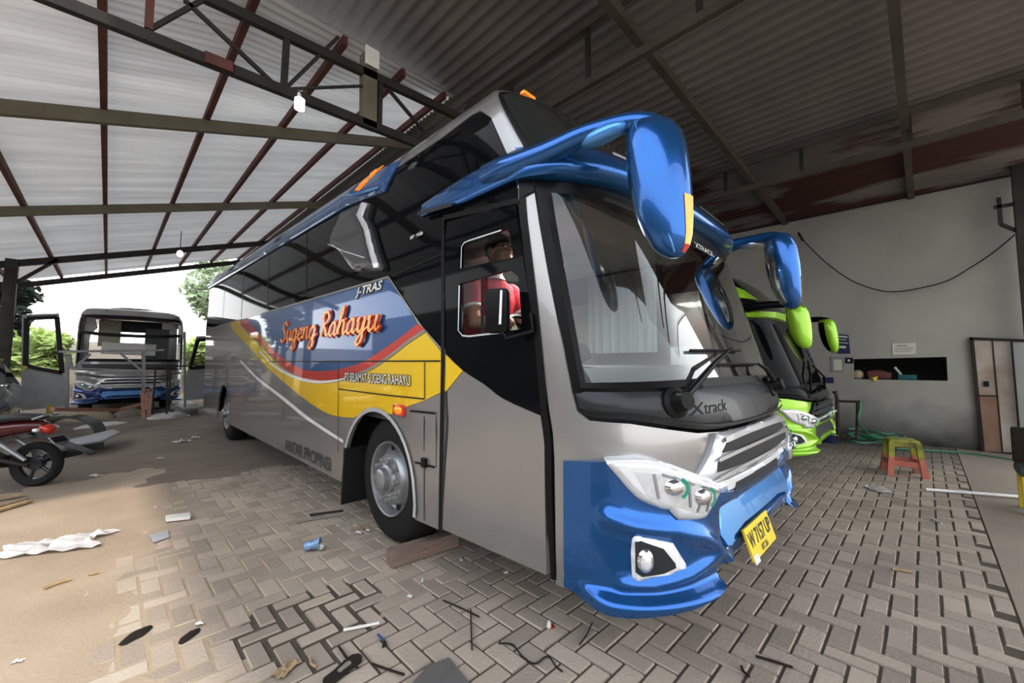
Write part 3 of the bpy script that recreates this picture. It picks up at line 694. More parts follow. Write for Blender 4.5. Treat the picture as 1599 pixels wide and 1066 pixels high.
# --- mirrors
rows = [(1000, 1040, 192), (985, 1052, 198), (982, 1063, 212), (982, 1071, 232), (983, 1076, 258), (986, 1080, 285), (991, 1082, 315), (999, 1083, 345), (1010, 1082, 370), (1020, 1078, 386), (1032, 1070, 397), (1044, 1060, 402.5)]
rings = mirror_head(None, None, PAL, rows, 1.70, 1., .80)
nearp = None
for flip in (False, True):
    arm, F = mirror_arm(bus, flip, PAL)
    mb, hd = finish_head(arm, rings, F, PAL, V((0, 0, 0)))
    bv = BVHTree.FromPolygons(mb.v, mb.f)
    # amber repeater following the outer edge, glass at the back
    fr = lambda off, a: [F(r[a]) for r in rings]
    out = [r for r in rings[3:11]]; lamp = MB(); ring2 = []
    for i, r in enumerate(out):
        c0 = sum(r, V())/len(r); ids = (20, 21) if True else ()
        pts = [r[k] for k in (18, 19, 20)]
        ring2.append([F(c0+(q-c0)*1.025) for q in pts])
    n_a = len(ring2)
    lamp.loft(ring2[3:7], cap=False, closed=False); la = lamp.build('repeater_lamp', M['amber'], hd, 60)
    lamp = MB().loft(ring2[6:8], cap=False, closed=False); lamp.build('repeater_tip', M['redlens'], hd, 60)
    gl_ = MB(); rr_ = []
    for r in rings[2:10]:
        c0 = sum(r, V())/len(r); rr_.append([F(c0+(r[k]-c0)*1.02) for k in (4, 5, 6, 7, 8)])
    gl_.loft(rr_, cap=False, closed=False).build('mirror_glass', M['chrome'], hd, 60)
    sm_ = MB(); pth = [F(r[13].lerp(r[16], i/9)) for i, r in enumerate(rings[1:11])]
    sm_.tube(pth, .004, 6).build('head_seam', PAL['inset'], hd)
    MB().ball(F((1.60, 1.02, 2.50)), (.045, .13, .04), 14, 8).build('arm_reflection', PAL['inset'] if not flip else M['chrome'], arm)  # ellipsoid stands in for the reflection on the arm's underside
# --- windscreen and what is behind it
ppatch(main, 'windscreen', GL['screen'], bus, GLASSO, off=.012, thick=.0, step=.08)
it = MB().box((2.82, 6.5, 1.0), (2.36, 9.8, .06)).build('cabin_floor', M['dash'], bus)
db = MB()
prof = [(0, 1.02), (.0, 1.30), (.16, 1.40), (.42, 1.42), (.52, 1.36), (.56, 1.02)]
for k, x0 in enumerate((1.75,)):
    rg = [[V((x, 1.18+.16*((x-2.82)/1.1)**2+dy, z)) for dy, z in prof] for x in [1.72+.11*i for i in range(21)]]
    db.loft(rg)
dbo = db.build('dashboard', M['dash'], bus, 50)
MB().box((1.95, 1.62, 1.47), (.55, .22, .12), Matrix.Rotation(-.5, 3, 'X'), bev=.03).build('instrument_pod', M['dash'], dbo)
MB().box((3.55, 1.45, 1.50), (.28, .16, .16), bev=.02).build('dash_box', M['curtain'], dbo)
sw = MB(); c0 = V((1.98, 1.78, 1.60)); Rm = Matrix.Rotation(.75, 3, 'X')
ringp = [c0+Rm@V((.22*math.cos(a), .22*math.sin(a), 0)) for a in [2*math.pi*i/24 for i in range(25)]]
sw.tube(ringp, .016, 8, False)
for a in (0, 2.1, 4.2): sw.tube([c0, c0+Rm@V((.22*math.cos(a), .22*math.sin(a), 0))], .012, 6)
sw.tube([c0, c0+V((0, -.18, -.30))], .03, 8); sw.ball(c0, .05, 10, 6)
sw.build('steering_wheel', M['black'], bus)
def coach_seat(x, y, root, m, zf=1.03, nm='passenger_seat'):
    s = MB().box((x, y, zf+.42), (.46, .46, .14), bev=.04)
    st = s.build(nm, m, root, 50)
    MB().box((x, y+.26, zf+.80), (.46, .13, .74), Matrix.Rotation(-.16, 3, 'X'), bev=.05).build('backrest', m, st, 50)
    MB().box((x, y+.36, zf+1.22), (.30, .09, .2), Matrix.Rotation(-.12, 3, 'X'), bev=.035).build('headrest', m, st, 50)
    MB().box((x, y, zf+.18), (.3, .3, .36)).build('seat_base', M['black'], st)
    return st
coach_seat(1.98, 2.32, bus, M['seat'], 1.03, 'driver_seat')
for x in (1.95, 2.42, 3.25, 3.72):
    for y in (4.2, 5.1, 6.0): coach_seat(x, y, bus, M['seat'], 1.12)
# partition, cream band, headliner, curtains
pa = MB(); pa.box((2.82, 3.30, 1.32), (2.3, .05, .6)); pa.build('partition', M['dash'], bus)
MB().box((2.82, 3.26, 1.78), (2.3, .05, .34)).build('cream_partition_band', M['cream'], bus)
pa = MB(); pa.box((1.83, 3.28, 2.2), (.3, .05, .52)); pa.box((3.8, 3.28, 2.2), (.3, .05, .52)); pa.box((2.82, 3.28, 2.5), (2.3, .05, .2)); pa.box((2.9, 3.28, 2.2), (.06, .05, .5)); pa.build('partition_frame', M['ceilp'], bus)
MB().box((2.82, 2.55, 2.46), (2.2, 1.6, .05)).build('headliner', M['ceilp'], bus)
MB().box((2.82, 1.55, 2.40), (1.9, .35, .06), bev=.02).build('visor_panel', M['ceilp'], bus)
MB().box((2.5, 2.6, 2.34), (.9, .7, .16), bev=.04).build('overhead_unit', M['ceilp'], bus)
for x0 in (1.74, 3.84):
    cu_ = MB(); rg = []
    for z in (1.55, 1.9, 2.4):
        rg.append([V((x0+.02*math.sin(i*1.9), 1.85+.032*i, z)) for i in range(26)])
    if x0 > 2: cu_.loft(rg, False, False).build('curtain', M['curtain'], bus)
MB().box((2.0, 1.75, 1.2), (.3, .2, .16), bev=.02).build('pedal_box', M['dash'], bus)
# --- wipers
for (pv, el, tip, blA, blB) in (((1047, 629), (1095, 573), (1130, 547), (1070, 550), (1148, 549.5)), ((1196, 604), (1178, 580), (1172, 571), (1111, 571), (1176, 570))):
    q = main.px([pv, el, tip, blA, blB]); 
    w_ = MB().tube([main.P(*q[0], .07), main.P(*q[1], .075), main.P(*q[2], .05)], [.020, .014, .008], 8).build('wiper', M['black'], bus)
    MB().tube([main.P(*q[3], .03), main.P((q[3][0]+q[4][0])/2, (q[3][1]+q[4][1])/2, .035), main.P(*q[4], .03)], .009, 6).build('wiper_blade', M['black'], w_)
    n_ = main.N(*q[0]); b_ = main.P(*q[0], .02)
    MB().lathe([(.075, 0), (.075, .02), (.05, .03), (.04, .09), (.0005, .09)], b_, n_, 20).build('wiper_boss', M['black'], w_)
# --- emblem on the cowl, plate, sun strip
a_, b_ = main.px([(1072, 648), (1121, 644)])
shtext(main, 'emblem', mat('emblem_black', (.012, .014, .015), .5, 0, 0, .1, 9., spec=.2), bus, text2d('Xtrack', .2, .0), (a_[0]-.03, a_[1]-.005), (b_[0]+.08, a_[1]-.005), .085, .0335)
c_ = main.S(1.66, .50)+V((0, -.09, 0)); PR = Matrix.Rotation(-.32, 3, 'X')
pt = MB().box(c_, (.42, .012, .155), PR).build('number_plate', M['plate'], bus)
def flat(t2, name, m, parent, o, ux, uy, w, h):
    v, f = t2; ux, uy = V(ux), V(uy)
    return MB().add([V(o)+ux*(x*w)+uy*(y*h) for x, y in v], f).build(name, m, parent, fix=False)
uy = PR@V((0, 0, 1)); pn_ = PR@V((0, -1, 0))
flat(text2d('W 7157 UP', 0, .02), 'plate_lettering', M['dtext'], pt, c_+V((-.19, 0, 0))+pn_*.0075+uy*-.02, (1, 0, 0), uy, .38, .10)
flat(text2d('07.26', 0, .01), 'plate_lettering', M['dtext'], pt, c_+V((-.05, 0, 0))+pn_*.0075+uy*-.066, (1, 0, 0), uy, .11, .042)
MB().box(c_+V((-.17, 0, 0))+pn_*.006+uy*-.072, (.07, .006, .04), PR).build('plate_tape', M['white'], pt)
ss_ = [(2.05, 2.235), (2.6, 2.235)]
shtext(main, 'windscreen_lettering', M['ltext'], bus, text2d('XTRACK', 0, .03), ss_[0], ss_[1], .06, .016)

# ================================================================== SHED
def ground_mat():
    m = mat('yard_dirt', (.30, .235, .175), .95, 0, 0, .3, .9, col2=(.20, .16, .125), bump=.3, bscale=8); return m
fl = MB(); fl.quad((-45, -50, -.014), (45, -50, -.014), (45, 70, -.014), (-45, 70, -.014)); struct(fl, 'floor', ground_mat())
bed = MB(); bed.quad((-1.6, -.30, -.009), (10.6, -.30, -.009), (10.6, 12.2, -.009), (-1.6, 12.2, -.009)); struct(bed, 'floor', mat('joint_sand', (.16, .13, .10), .95, 0, 0, .3, 5.))
# herringbone pavers
def paver_mat():
    m = mat('pavers', (.56, .485, .41), .82, 0, 0, .25, 1.1, col2=(.43, .365, .305), bump=.25, bscale=60)
    nt = m.node_tree; b = nt.nodes['Principled BSDF']; g = nt.nodes.new('ShaderNodeNewGeometry')
    mp = nt.nodes.new('ShaderNodeMapRange'); mp.inputs['To Min'].default_value = .80; mp.inputs['To Max'].default_value = 1.12
    nt.links.new(g.outputs['Random Per Island'], mp.inputs[0])
    mx = nt.nodes.new('ShaderNodeMix'); mx.data_type = 'RGBA'; mx.blend_type = 'MULTIPLY'; mx.inputs['Factor'].default_value = 1
    old = b.inputs['Base Color'].links[0].from_socket
    nt.links.new(old, mx.inputs['A']); nt.links.new(mp.outputs[0], mx.inputs['B'])
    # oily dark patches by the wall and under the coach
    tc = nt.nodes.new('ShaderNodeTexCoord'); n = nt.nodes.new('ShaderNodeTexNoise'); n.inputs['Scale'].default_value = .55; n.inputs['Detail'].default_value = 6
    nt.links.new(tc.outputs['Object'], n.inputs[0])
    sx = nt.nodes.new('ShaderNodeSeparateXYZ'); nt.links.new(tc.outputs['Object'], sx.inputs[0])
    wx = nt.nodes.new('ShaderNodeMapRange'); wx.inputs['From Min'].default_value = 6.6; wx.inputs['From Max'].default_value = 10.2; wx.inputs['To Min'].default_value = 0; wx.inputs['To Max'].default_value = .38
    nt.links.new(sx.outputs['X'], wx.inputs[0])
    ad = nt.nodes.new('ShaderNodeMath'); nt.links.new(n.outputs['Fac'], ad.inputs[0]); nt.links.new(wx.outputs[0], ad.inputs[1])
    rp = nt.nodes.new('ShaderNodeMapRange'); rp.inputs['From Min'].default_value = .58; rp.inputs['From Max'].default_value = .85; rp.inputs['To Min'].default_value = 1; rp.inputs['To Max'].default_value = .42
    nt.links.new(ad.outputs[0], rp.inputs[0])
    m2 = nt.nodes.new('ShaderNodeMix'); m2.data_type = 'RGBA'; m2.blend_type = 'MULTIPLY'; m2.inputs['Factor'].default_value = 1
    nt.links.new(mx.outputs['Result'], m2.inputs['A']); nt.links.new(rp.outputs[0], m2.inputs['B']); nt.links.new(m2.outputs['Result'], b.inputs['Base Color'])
    return m
STAIN = [tuple(gz(*p)[:2]) for p in ((335, 1002), (420, 935), (575, 900), (600, 945), (560, 1012), (400, 1040))]
U = .108; gap = .0045; pv = MB(); vv, ff = [], []
def brick(x0, y0, x1, y1):
    cx_, cy_ = (x0+x1)/2, (y0+y1)/2
    g_ = gap+(.009 if inside((cx_, cy_), STAIN) else 0)
    x0 += g_; y0 += g_; x1 -= g_; y1 -= g_
    if y1 < -.25: return
    y0 = max(y0, -.30)
    if y0 > 6.3+.25*math.sin(x0*5) and x0 < 2.2: return
    if x0+y0 < .9 or x1 > 10.58 or y1 > 12.1 or x0 < -1.6: return
    h = random.uniform(-.0015, .0015); e = .006; j = lambda: random.uniform(-.0015, .0015)
    a, b, c, d = j(), j(), j(), j(); i = len(vv)
    vv.extend([(x0+a, y0+b, -.012), (x1+c, y0+b, -.012), (x1+c, y1+d, -.012), (x0+a, y1+d, -.012), (x0+a+e, y0+b+e, h), (x1+c-e, y0+b+e, h), (x1+c-e, y1+d-e, h), (x0+a+e, y1+d-e, h)])
    ff.extend([(i+4, i+5, i+6, i+7), (i, i+1, i+5, i+4), (i+1, i+2, i+6, i+5), (i+2, i+3, i+7, i+6), (i+3, i, i+4, i+7)])
for t in range(-130, 130):
    for q in range(-40, 60):
        ox, oy = t+4*q, -t
        if -16 < ox < 99 and -4 < oy < 114:
            brick(ox*U, oy*U, (ox+2)*U, (oy+1)*U); brick((ox+2)*U, oy*U, (ox+3)*U, (oy+2)*U)
pv.v = vv; pv.f = ff
for i, p in enumerate(pv.v): pv.v[i] = V(p)
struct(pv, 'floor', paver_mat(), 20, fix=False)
# smooth concrete slab in front of the kerb line
cs = MB().box((5.5, -8.31, -.05), (40, 16, .094)); struct(cs, 'floor', mat('concrete_slab', (.42, .36, .30), .85, 0, 0, .25, .8, col2=(.33, .28, .235), bump=.2, bscale=12))
pk = MB(); vv, ff = [], []
for j in range(81):
    for i in range(61):
        x = -7.0+9.6*i/60; y = 6.0+9.5*j/80; k = max(0, min(1, (y-6.15-.22*noise.noise(V((x*2, y*2, 5))))/.35))*max(0, min(1, (2.5-x)/.3)); vv.append(V((x, y, -.010+.014*k+.004*k*noise.noise(V((x*4, y*4, 2))))))
for j in range(80):
    for i in range(60): a = j*61+i; ff.append((a, a+1, a+62, a+61))
pk.v, pk.f = vv, ff; struct(pk, 'floor', mat('packed_dirt', (.30, .25, .205), .95, 0, 0, .25, 1.4, col2=(.22, .18, .15), bump=.25, bscale=30), 80, fix=False)
# drifted sand over the pavers at the left
def sandz(x, y):
    e = .05+.16*(y-2.5)+.28*noise.noise(V((x*.9, y*.9, 3.1)))+.12*noise.noise(V((x*3, y*3, 1.0)))
    k = max(-1, min(1, (e-x)/.55)); ky = max(-1, min(1, (7.6+.4*noise.noise(V((x, y, 0)))-y)/.6)); k = min(k, ky)
    b_ = -.0135 if inside((x, y), STAIN) or x+.4*noise.noise(V((x*2, y*2, 9))) > 1.75 or y < 2.2 else -.0065
    return b_+(.007-b_)*(k*.5+.5)+.003*noise.noise(V((x*5, y*5, 7)))
sd = MB(); nx, ny = 90, 130; vv, ff = [], []
for j in range(ny+1):
    for i in range(nx+1):
        x = -4.0+6.0*i/nx; y = 1.2+7.2*j/ny; vv.append(V((x, y, sandz(x, y))))
for j in range(ny):
    for i in range(nx):
        a = j*(nx+1)+i; ff.append((a, a+1, a+nx+2, a+nx+1))
sd.v, sd.f = vv, ff
o = sd.build('sand', mat('drift_sand', (.50, .415, .325), .95, 0, 0, .2, 1.2, col2=(.40, .33, .26), bump=.25, bscale=40), None, 80, fix=False)
tag(o, 'pale drifted sand covering the pavers at the lower left', 'sand', kind='stuff')

# ---- roofs
def wroof(x): return 4.44+.31*x
def wstart(x): return max(3.74, 3.60+.365*x)
mw = mat('white_sheet', (.74, .735, .72), .55, 0, .1, .10, 1.2, col2=(.60, .59, .575), stretch=(.35, 3, 1), trans=.20)
wr = MB(); ny = 960; vv, ff = [], []
for j in range(ny+1):
    for x in (-2.7, -1.1, .75, 2.5, 3.75):
        y0_ = wstart(x); y = y0_+(18.44-y0_)*j/ny; vv.append(V((x, y, wroof(x)+.016*math.sin(2*math.pi*y/.105))))
for j in range(ny):
    for i in range(4): a = j*5+i; ff.append((a, a+1, a+6, a+5))
wr.v, wr.f = vv, ff; struct(wr, 'ceiling', mw, 80, fix=False)
def droof(x): return 5.55 if x < 3.6 else 5.55-(x-3.6)*.132
md = mat('dark_rusty_sheet', (.27, .245, .225), .65, .1, 0, .3, .7, col2=(.17, .155, .145), bump=.1)
def rust_roof(m):
    nt = m.node_tree; b = nt.nodes['Principled BSDF']; old = b.inputs['Base Color'].links[0].from_socket
    tc = nt.nodes.new('ShaderNodeTexCoord'); mp = nt.nodes.new('ShaderNodeMapping'); mp.inputs['Scale'].default_value = (.9, .28, 1)
    n = nt.nodes.new('ShaderNodeTexNoise'); n.inputs['Scale'].default_value = 1.4; n.inputs['Detail'].default_value = 8; nt.links.new(tc.outputs['Object'], mp.inputs[0]); nt.links.new(mp.outputs[0], n.inputs[0])
    sx = nt.nodes.new('ShaderNodeSeparateXYZ'); nt.links.new(tc.outputs['Object'], sx.inputs[0])
    w = nt.nodes.new('ShaderNodeMapRange'); w.inputs['From Min'].default_value = 6.2; w.inputs['From Max'].default_value = 8.6; w.inputs['To Min'].default_value = -.2; w.inputs['To Max'].default_value = .13; nt.links.new(sx.outputs['X'], w.inputs[0])
    ad = nt.nodes.new('ShaderNodeMath'); nt.links.new(n.outputs['Fac'], ad.inputs[0]); nt.links.new(w.outputs[0], ad.inputs[1])
    r = nt.nodes.new('ShaderNodeMapRange'); r.inputs['From Min'].default_value = .56; r.inputs['From Max'].default_value = .63; nt.links.new(ad.outputs[0], r.inputs[0])
    mx = nt.nodes.new('ShaderNodeMix'); mx.data_type = 'RGBA'; mx.inputs['B'].default_value = (.075, .026, .022, 1)
    nt.links.new(r.outputs[0], mx.inputs['Factor']); nt.links.new(old, mx.inputs['A']); nt.links.new(mx.outputs['Result'], b.inputs['Base Color'])
rust_roof(md)
def dsheet(x0, x1, ys):
    mb = MB(); n = int((x1-x0)/.02); vv, ff = [], []
    for i in range(n+1):
        x = x0+(x1-x0)*i/n; dz = .02*math.sin(2*math.pi*x/.165)
        for y in ys: vv.append(V((x, y, droof(x)+dz+.004*math.sin(y*2+x))))
    k = len(ys)
    for i in range(n):
        for j in range(k-1): a = i*k+j; ff.append((a, a+k, a+k+1, a+1))
    mb.v, mb.f = vv, ff; return mb
struct(dsheet(-.35, 5.5, [-4.6, -2, 0, 2, 4.98]), 'ceiling', md, 80, fix=False)
struct(dsheet(5.5, 10.75, [-1.9, 0, 2, 4.98]), 'ceiling', md, 80, fix=False)
struct(dsheet(5.5, 10.75, [-5.2, -3.5, -1.9]), 'ceiling', mat('added_bright_sheet', (.86, .87, .86), .5, 0, 0, .05, 1.5, trans=.85), 80, fix=False)  # unseen translucent sheet, added to brighten the windscreen reflection and coach front
struct(dsheet(3.55, 10.75, [4.98, 9, 14, 20]), 'ceiling', md, 80, fix=False)

# ---- red purlins and olive rafters of the white roof
for x, nm in ((-2.05, 'outermost, over the yard edge'), (-1.12, 'passing over the motorcycle'), (-.18, 'running straight ahead over the sandy floor'), (.75, 'third across from the yard side'), (1.63, 'fourth across, above the coach roof edge'), (2.5, 'fifth across, above the coach'), (3.35, 'highest, beside the dark sheets')):
    b = MB().beam((x, wstart(x)+.01, wroof(x)-.07), (x, 18.35, wroof(x)-.07), .055, .10)
    solo(b, 'purlin', M['redsteel'], 'red oxide roof purlin under the white sheets, '+nm, 'roof beam', 'red purlins under the white roof')
for y, m_, nm in ((6.4, 'olive', 'olive painted rafter crossing under the white sheets, nearest and widest'), (10.3, 'olive', 'olive painted rafter under the white sheets, second from the camera'), (14.85, 'steel', 'dark steel rafter landing on the dark corner post'), (18.3, 'steel', 'dark steel rafter at the far open edge of the white roof')):
    b = MB().beam((-2.7, y, wroof(-2.7)-.19), (3.75, y, wroof(3.75)-.19), .07, .15)
    solo(b, 'rafter', m_, nm, 'roof beam', 'rafters under the white roof')
pp = gz(12, 655); 
pb = MB(); pb.box((-1.70, 14.85, 1.9), (.20, .20, 3.85), bev=.01); pb.box((-1.70, 14.85, .06), (.34, .34, .12)); pb.beam((-1.7, 14.85, 3.2), (-1.0, 14.85, 3.95), .07, .07)
solo(pb, 'post', M['steel'], 'dark square steel post at the left holding up the white roof', 'post')

def p4(x, y): return pY(x, y, 4.0)
tr = thing('roof_truss', 'dark red-flecked steel truss slanting across under the white roof at upper left', 'truss', (1., 4.0, 3.8))
a0, a1 = p4(85, 0), p4(640, 220); dd = (a1-a0); b0, b1 = p4(330, 0), p4(705, 177); de = b1-b0
MB().beam(a0-dd*.55, a1+dd*.1, .06, .085).build('bottom_chord', M['steel'], tr)
MB().beam(b0-de*.75, b1+de*.12, .06, .085).build('top_chord', M['steel'], tr)
for pa_, pb_, w_, m_ in (((448, 56), (443, 136), .05, 'steel'), ((237, -45), (232, 47), .05, 'redsteel'), ((288, 0), (434, 137), .03, 'steel'), ((593.5, 131), (592, 198), .045, 'steel'), ((607, 140), (662, 205), .03, 'steel'), ((448, 139), (572, 134), .022, 'steel'), ((447, 137), (528, 58), .03, 'steel'), ((232, 47), (322, -3), .03, 'steel')):
    MB().beam(p4(*pa_), p4(*pb_), w_, w_).build('web_strut', M[m_], tr)
hp = MB(); hp.beam(p4(576, 198)+V((0, .02, 0)), p4(577, 88)+V((0, .02, 0)), .15, .10, up=(0, 1, 0)); hp.build('hanger_post', M['olive'], tr)
MB().box(p4(577, 100)+V((0, -.06, .04)), (.15, .02, .20)).build('sky_glow_plate', M['pvc'], tr)  # white plate stands for bright sky showing behind the post
MB().beam(p4(318, 92)+V((0, -.045, 0)), p4(362, 109)+V((0, -.045, 0)), .01, .09).build('red_paint_patch', M['redsteel'], tr)

def side_truss(X, top, bot, verts, label, y0=-4.4, y1=4.9):
    t = thing('roof_truss', label, 'truss', (X, 1, bot))
    MB().beam((X, y0, top), (X, y1, top), .07, .09).build('top_chord', M['browns'], t)
    MB().beam((X, y0, bot), (X, y1, bot), .07, .09).build('bottom_chord', M['browns'], t)
    for y in verts: MB().beam((X, y, bot), (X, y, top), .05, .05).build('web_strut', M['steel'], t)
    return t
va = [pX(918, 80, 3.8).y, pX(1092, 12, 3.8).y, pX(799, 130, 3.8).y, -.4, -1.6]
side_truss(3.8, 5.40, 4.68, va, 'brown steel truss under the dark roof, directly above the coach front')
vb = [pX(1133, 280, 7.7).y, pX(1251, 245, 7.7).y, pX(1420, 200, 7.7).y, -1.0]
side_truss(7.7, 4.93, 4.47, vb, 'brown steel truss under the dark roof, above the green coach')
for (pa_, z_, nm) in (((942, 0), 5.02, 'brown cross beam under the dark roof, above the coach mirror'), ((1393, 0), 4.85, 'brown cross beam under the dark roof toward the right side')):
    a_ = gz(*pa_, z_); y_ = a_.y
    solo(MB().beam((2.2 if y_ > 1 else 1.2, y_, z_+.12), (10.6, y_-.02, 4.62), .09, .12), 'cross_beam', M['browns'], nm, 'roof beam', 'cross beams under the dark roof')

# ---- right wall
XW = 10.6
def w2(x, y): p = pX(x, y, XW); return (p.y, p.z)
def wallmat():
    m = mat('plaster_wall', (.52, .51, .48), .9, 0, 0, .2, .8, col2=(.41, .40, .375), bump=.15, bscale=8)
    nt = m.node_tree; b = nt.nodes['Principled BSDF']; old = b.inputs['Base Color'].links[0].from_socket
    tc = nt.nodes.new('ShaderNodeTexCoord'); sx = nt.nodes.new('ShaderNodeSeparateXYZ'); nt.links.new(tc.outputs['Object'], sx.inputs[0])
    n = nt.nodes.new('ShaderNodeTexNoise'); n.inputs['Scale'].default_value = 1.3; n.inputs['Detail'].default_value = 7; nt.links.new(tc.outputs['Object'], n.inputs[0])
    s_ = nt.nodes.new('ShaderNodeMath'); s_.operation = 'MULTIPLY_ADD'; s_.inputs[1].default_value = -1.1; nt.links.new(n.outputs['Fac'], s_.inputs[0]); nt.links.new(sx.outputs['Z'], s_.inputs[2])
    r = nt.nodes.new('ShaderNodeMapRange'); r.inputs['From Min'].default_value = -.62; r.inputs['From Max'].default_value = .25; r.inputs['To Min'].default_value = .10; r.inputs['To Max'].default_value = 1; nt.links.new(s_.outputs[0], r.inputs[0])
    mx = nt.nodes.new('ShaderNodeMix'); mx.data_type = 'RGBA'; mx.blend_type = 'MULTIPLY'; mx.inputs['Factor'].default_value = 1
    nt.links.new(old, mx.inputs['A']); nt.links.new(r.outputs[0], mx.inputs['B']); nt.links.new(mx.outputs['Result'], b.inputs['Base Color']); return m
hole = [w2(1332, 592), w2(1480, 594.5), w2(1478, 557), w2(1332, 560.5)]
v2, t2, _ = fill2d([(-1.95, -.05), (20, -.05), (20, 4.75), (-1.95, 4.75)], [hole], .5)
wl = MB(); skirted(wl, [V((XW, a, b)) for a, b in v2], [tuple(reversed(t)) for t in t2], [V((XW+.18, a, b)) for a, b in v2])
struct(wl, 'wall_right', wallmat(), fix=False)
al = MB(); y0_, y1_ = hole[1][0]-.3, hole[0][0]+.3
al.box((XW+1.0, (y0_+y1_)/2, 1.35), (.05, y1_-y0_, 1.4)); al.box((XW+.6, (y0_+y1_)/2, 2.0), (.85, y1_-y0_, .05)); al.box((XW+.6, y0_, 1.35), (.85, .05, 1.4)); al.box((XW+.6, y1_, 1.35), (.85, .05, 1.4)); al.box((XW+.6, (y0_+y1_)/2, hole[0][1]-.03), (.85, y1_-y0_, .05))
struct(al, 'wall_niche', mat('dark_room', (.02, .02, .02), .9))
eb = MB().box((XW-.02, 7.7, 4.66), (.06, 25, .12)); struct(eb, 'trim_1', M['steel'])
# doors
def wq(x, y, dx=0.): p = pX(x, y, XW); return V((XW-dx, p.y, p.z))
def wpanel(name, m, px4, dx, th, parent=None):
    P_ = [wq(x, y, dx) for x, y in px4]; return MB().prism(P_, (th, 0, 0)).build(name, m, parent)
rd = mat('worn_door_paint', (.74, .70, .65), .7, 0, 0, .3, 1.6, col2=(.42, .29, .22), bump=.2)
d1 = wpanel('door_1', rd, [(1519, 531), (1577, 533), (1592, 707), (1536, 706)], .05, .04); d1['kind'] = 'structure'
wpanel('door_frame', M['steel'], [(1513.5, 527), (1520, 529), (1538, 709), (1532, 709)], .07, .07, d1); wpanel('door_frame', M['steel'], [(1514, 526.5), (1600, 530), (1600, 534), (1514, 530.5)], .07, .07, d1)
wpanel('door_frame', M['steel'], [(1533, 704), (1594, 706), (1594, 710), (1533, 709)], .07, .07, d1)
rp_ = mat('red_brown_door', (.34, .17, .11), .75, .1, 0, .35, 2.2, col2=(.46, .33, .25), bump=.2)
wpanel('door_panel', rp_, [(1529, 618), (1558, 619), (1566, 704), (1537, 704)], .06, .012, d1)
wpanel('door_seam', M['steel'], [(1548, 532), (1550, 532), (1566, 705), (1563, 705)], .065, .012, d1)
wpanel('door_seam', M['steel'], [(1527, 616), (1558, 617), (1558, 619), (1527, 618.5)], .065, .012, d1)
wpanel('door_lock', M['black'], [(1535, 595), (1543, 595), (1544, 603), (1536, 603)], .08, .03, d1)
d2 = wpanel('door_2', mat('pale_door', (.72, .73, .74), .6, 0, 0, .12, 2.), [(1578, 533), (1625, 534), (1640, 709), (1593, 706)], .05, .04); d2['kind'] = 'structure'
wpanel('door_frame', M['steel'], [(1577, 533), (1580, 533), (1595, 707), (1592, 707)], .075, .03, d2)
# post and bracket at the right edge
pb = MB(); p_ = pX(1592, 300, 10.3); pb.box((10.3, p_.y, 2.2), (.14, .14, 5.0)); pb.beam((10.3, p_.y, 3.55), (10.3, p_.y+.22, 3.75), .05, .05); pb.beam((10.3, p_.y+.22, 3.75), (10.3, p_.y+.22, 4.2), .05, .05); pb.beam((10.3, p_.y+.28, 4.05), (10.3, p_.y, 4.05), .05, .05)
solo(pb, 'post', M['steel'], 'dark steel post with a short bracket at the right edge by the wall', 'post')
# papers and posters on the wall
def wposter(name, m, px4, label, cat, lines=(), lm='ltext'):
    o = MB().prism([wq(x, y, .012) for x, y in px4], (.01, 0, 0)); r = solo(o, name, m, label, cat)
    a, b, c, d = [wq(x, y, .0135) for x, y in px4]
    for (u0, u1, v0, v1) in lines:
        f = lambda u, v: (a.lerp(b, u)).lerp(d.lerp(c, u), v)
        MB().quad(f(u0, v0), f(u1, v0), f(u1, v1), f(u0, v1)).build('print_line', M[lm], r, fix=False)
    return r
wposter('poster', M['poster'], [(1308, 521), (1325, 523), (1328, 552), (1308, 552)], 'navy blue poster on the wall behind the green mirror', 'poster', [(.1, .9, .08, .16), (.1, .8, .25, .29), (.1, .9, .42, .46), (.15, .7, .6, .72)])
wposter('paper_sheet', M['paper'], [(1393, 536), (1430, 535.5), (1430, 553), (1394, 554)], 'faint white paper notice above the dark wall opening', 'paper', [(.2, .65, .18, .26), (.1, .9, .4, .44), (.1, .9, .55, .59), (.1, .8, .7, .74)], 'greyline')
wposter('paper_sheet', M['sheet'], [(1297, 556), (1319, 557), (1319, 580), (1298, 580)], 'grey paper sheet on the wall left of the opening', 'paper', [(.2, .8, .2, .9)], 'paper')
wposter('wall_sticker', M['black'], [(1320, 558), (1332, 558.5), (1333, 567), (1320, 567)], 'small dark sticker at the corner of the wall opening', 'sticker', [(.3, .6, .3, .7)])
wposter('poster', M['poster'], [(1284, 589), (1302, 589), (1302, 598), (1284, 598)], 'small blue sign on the wall beside the green coach nose', 'sign')
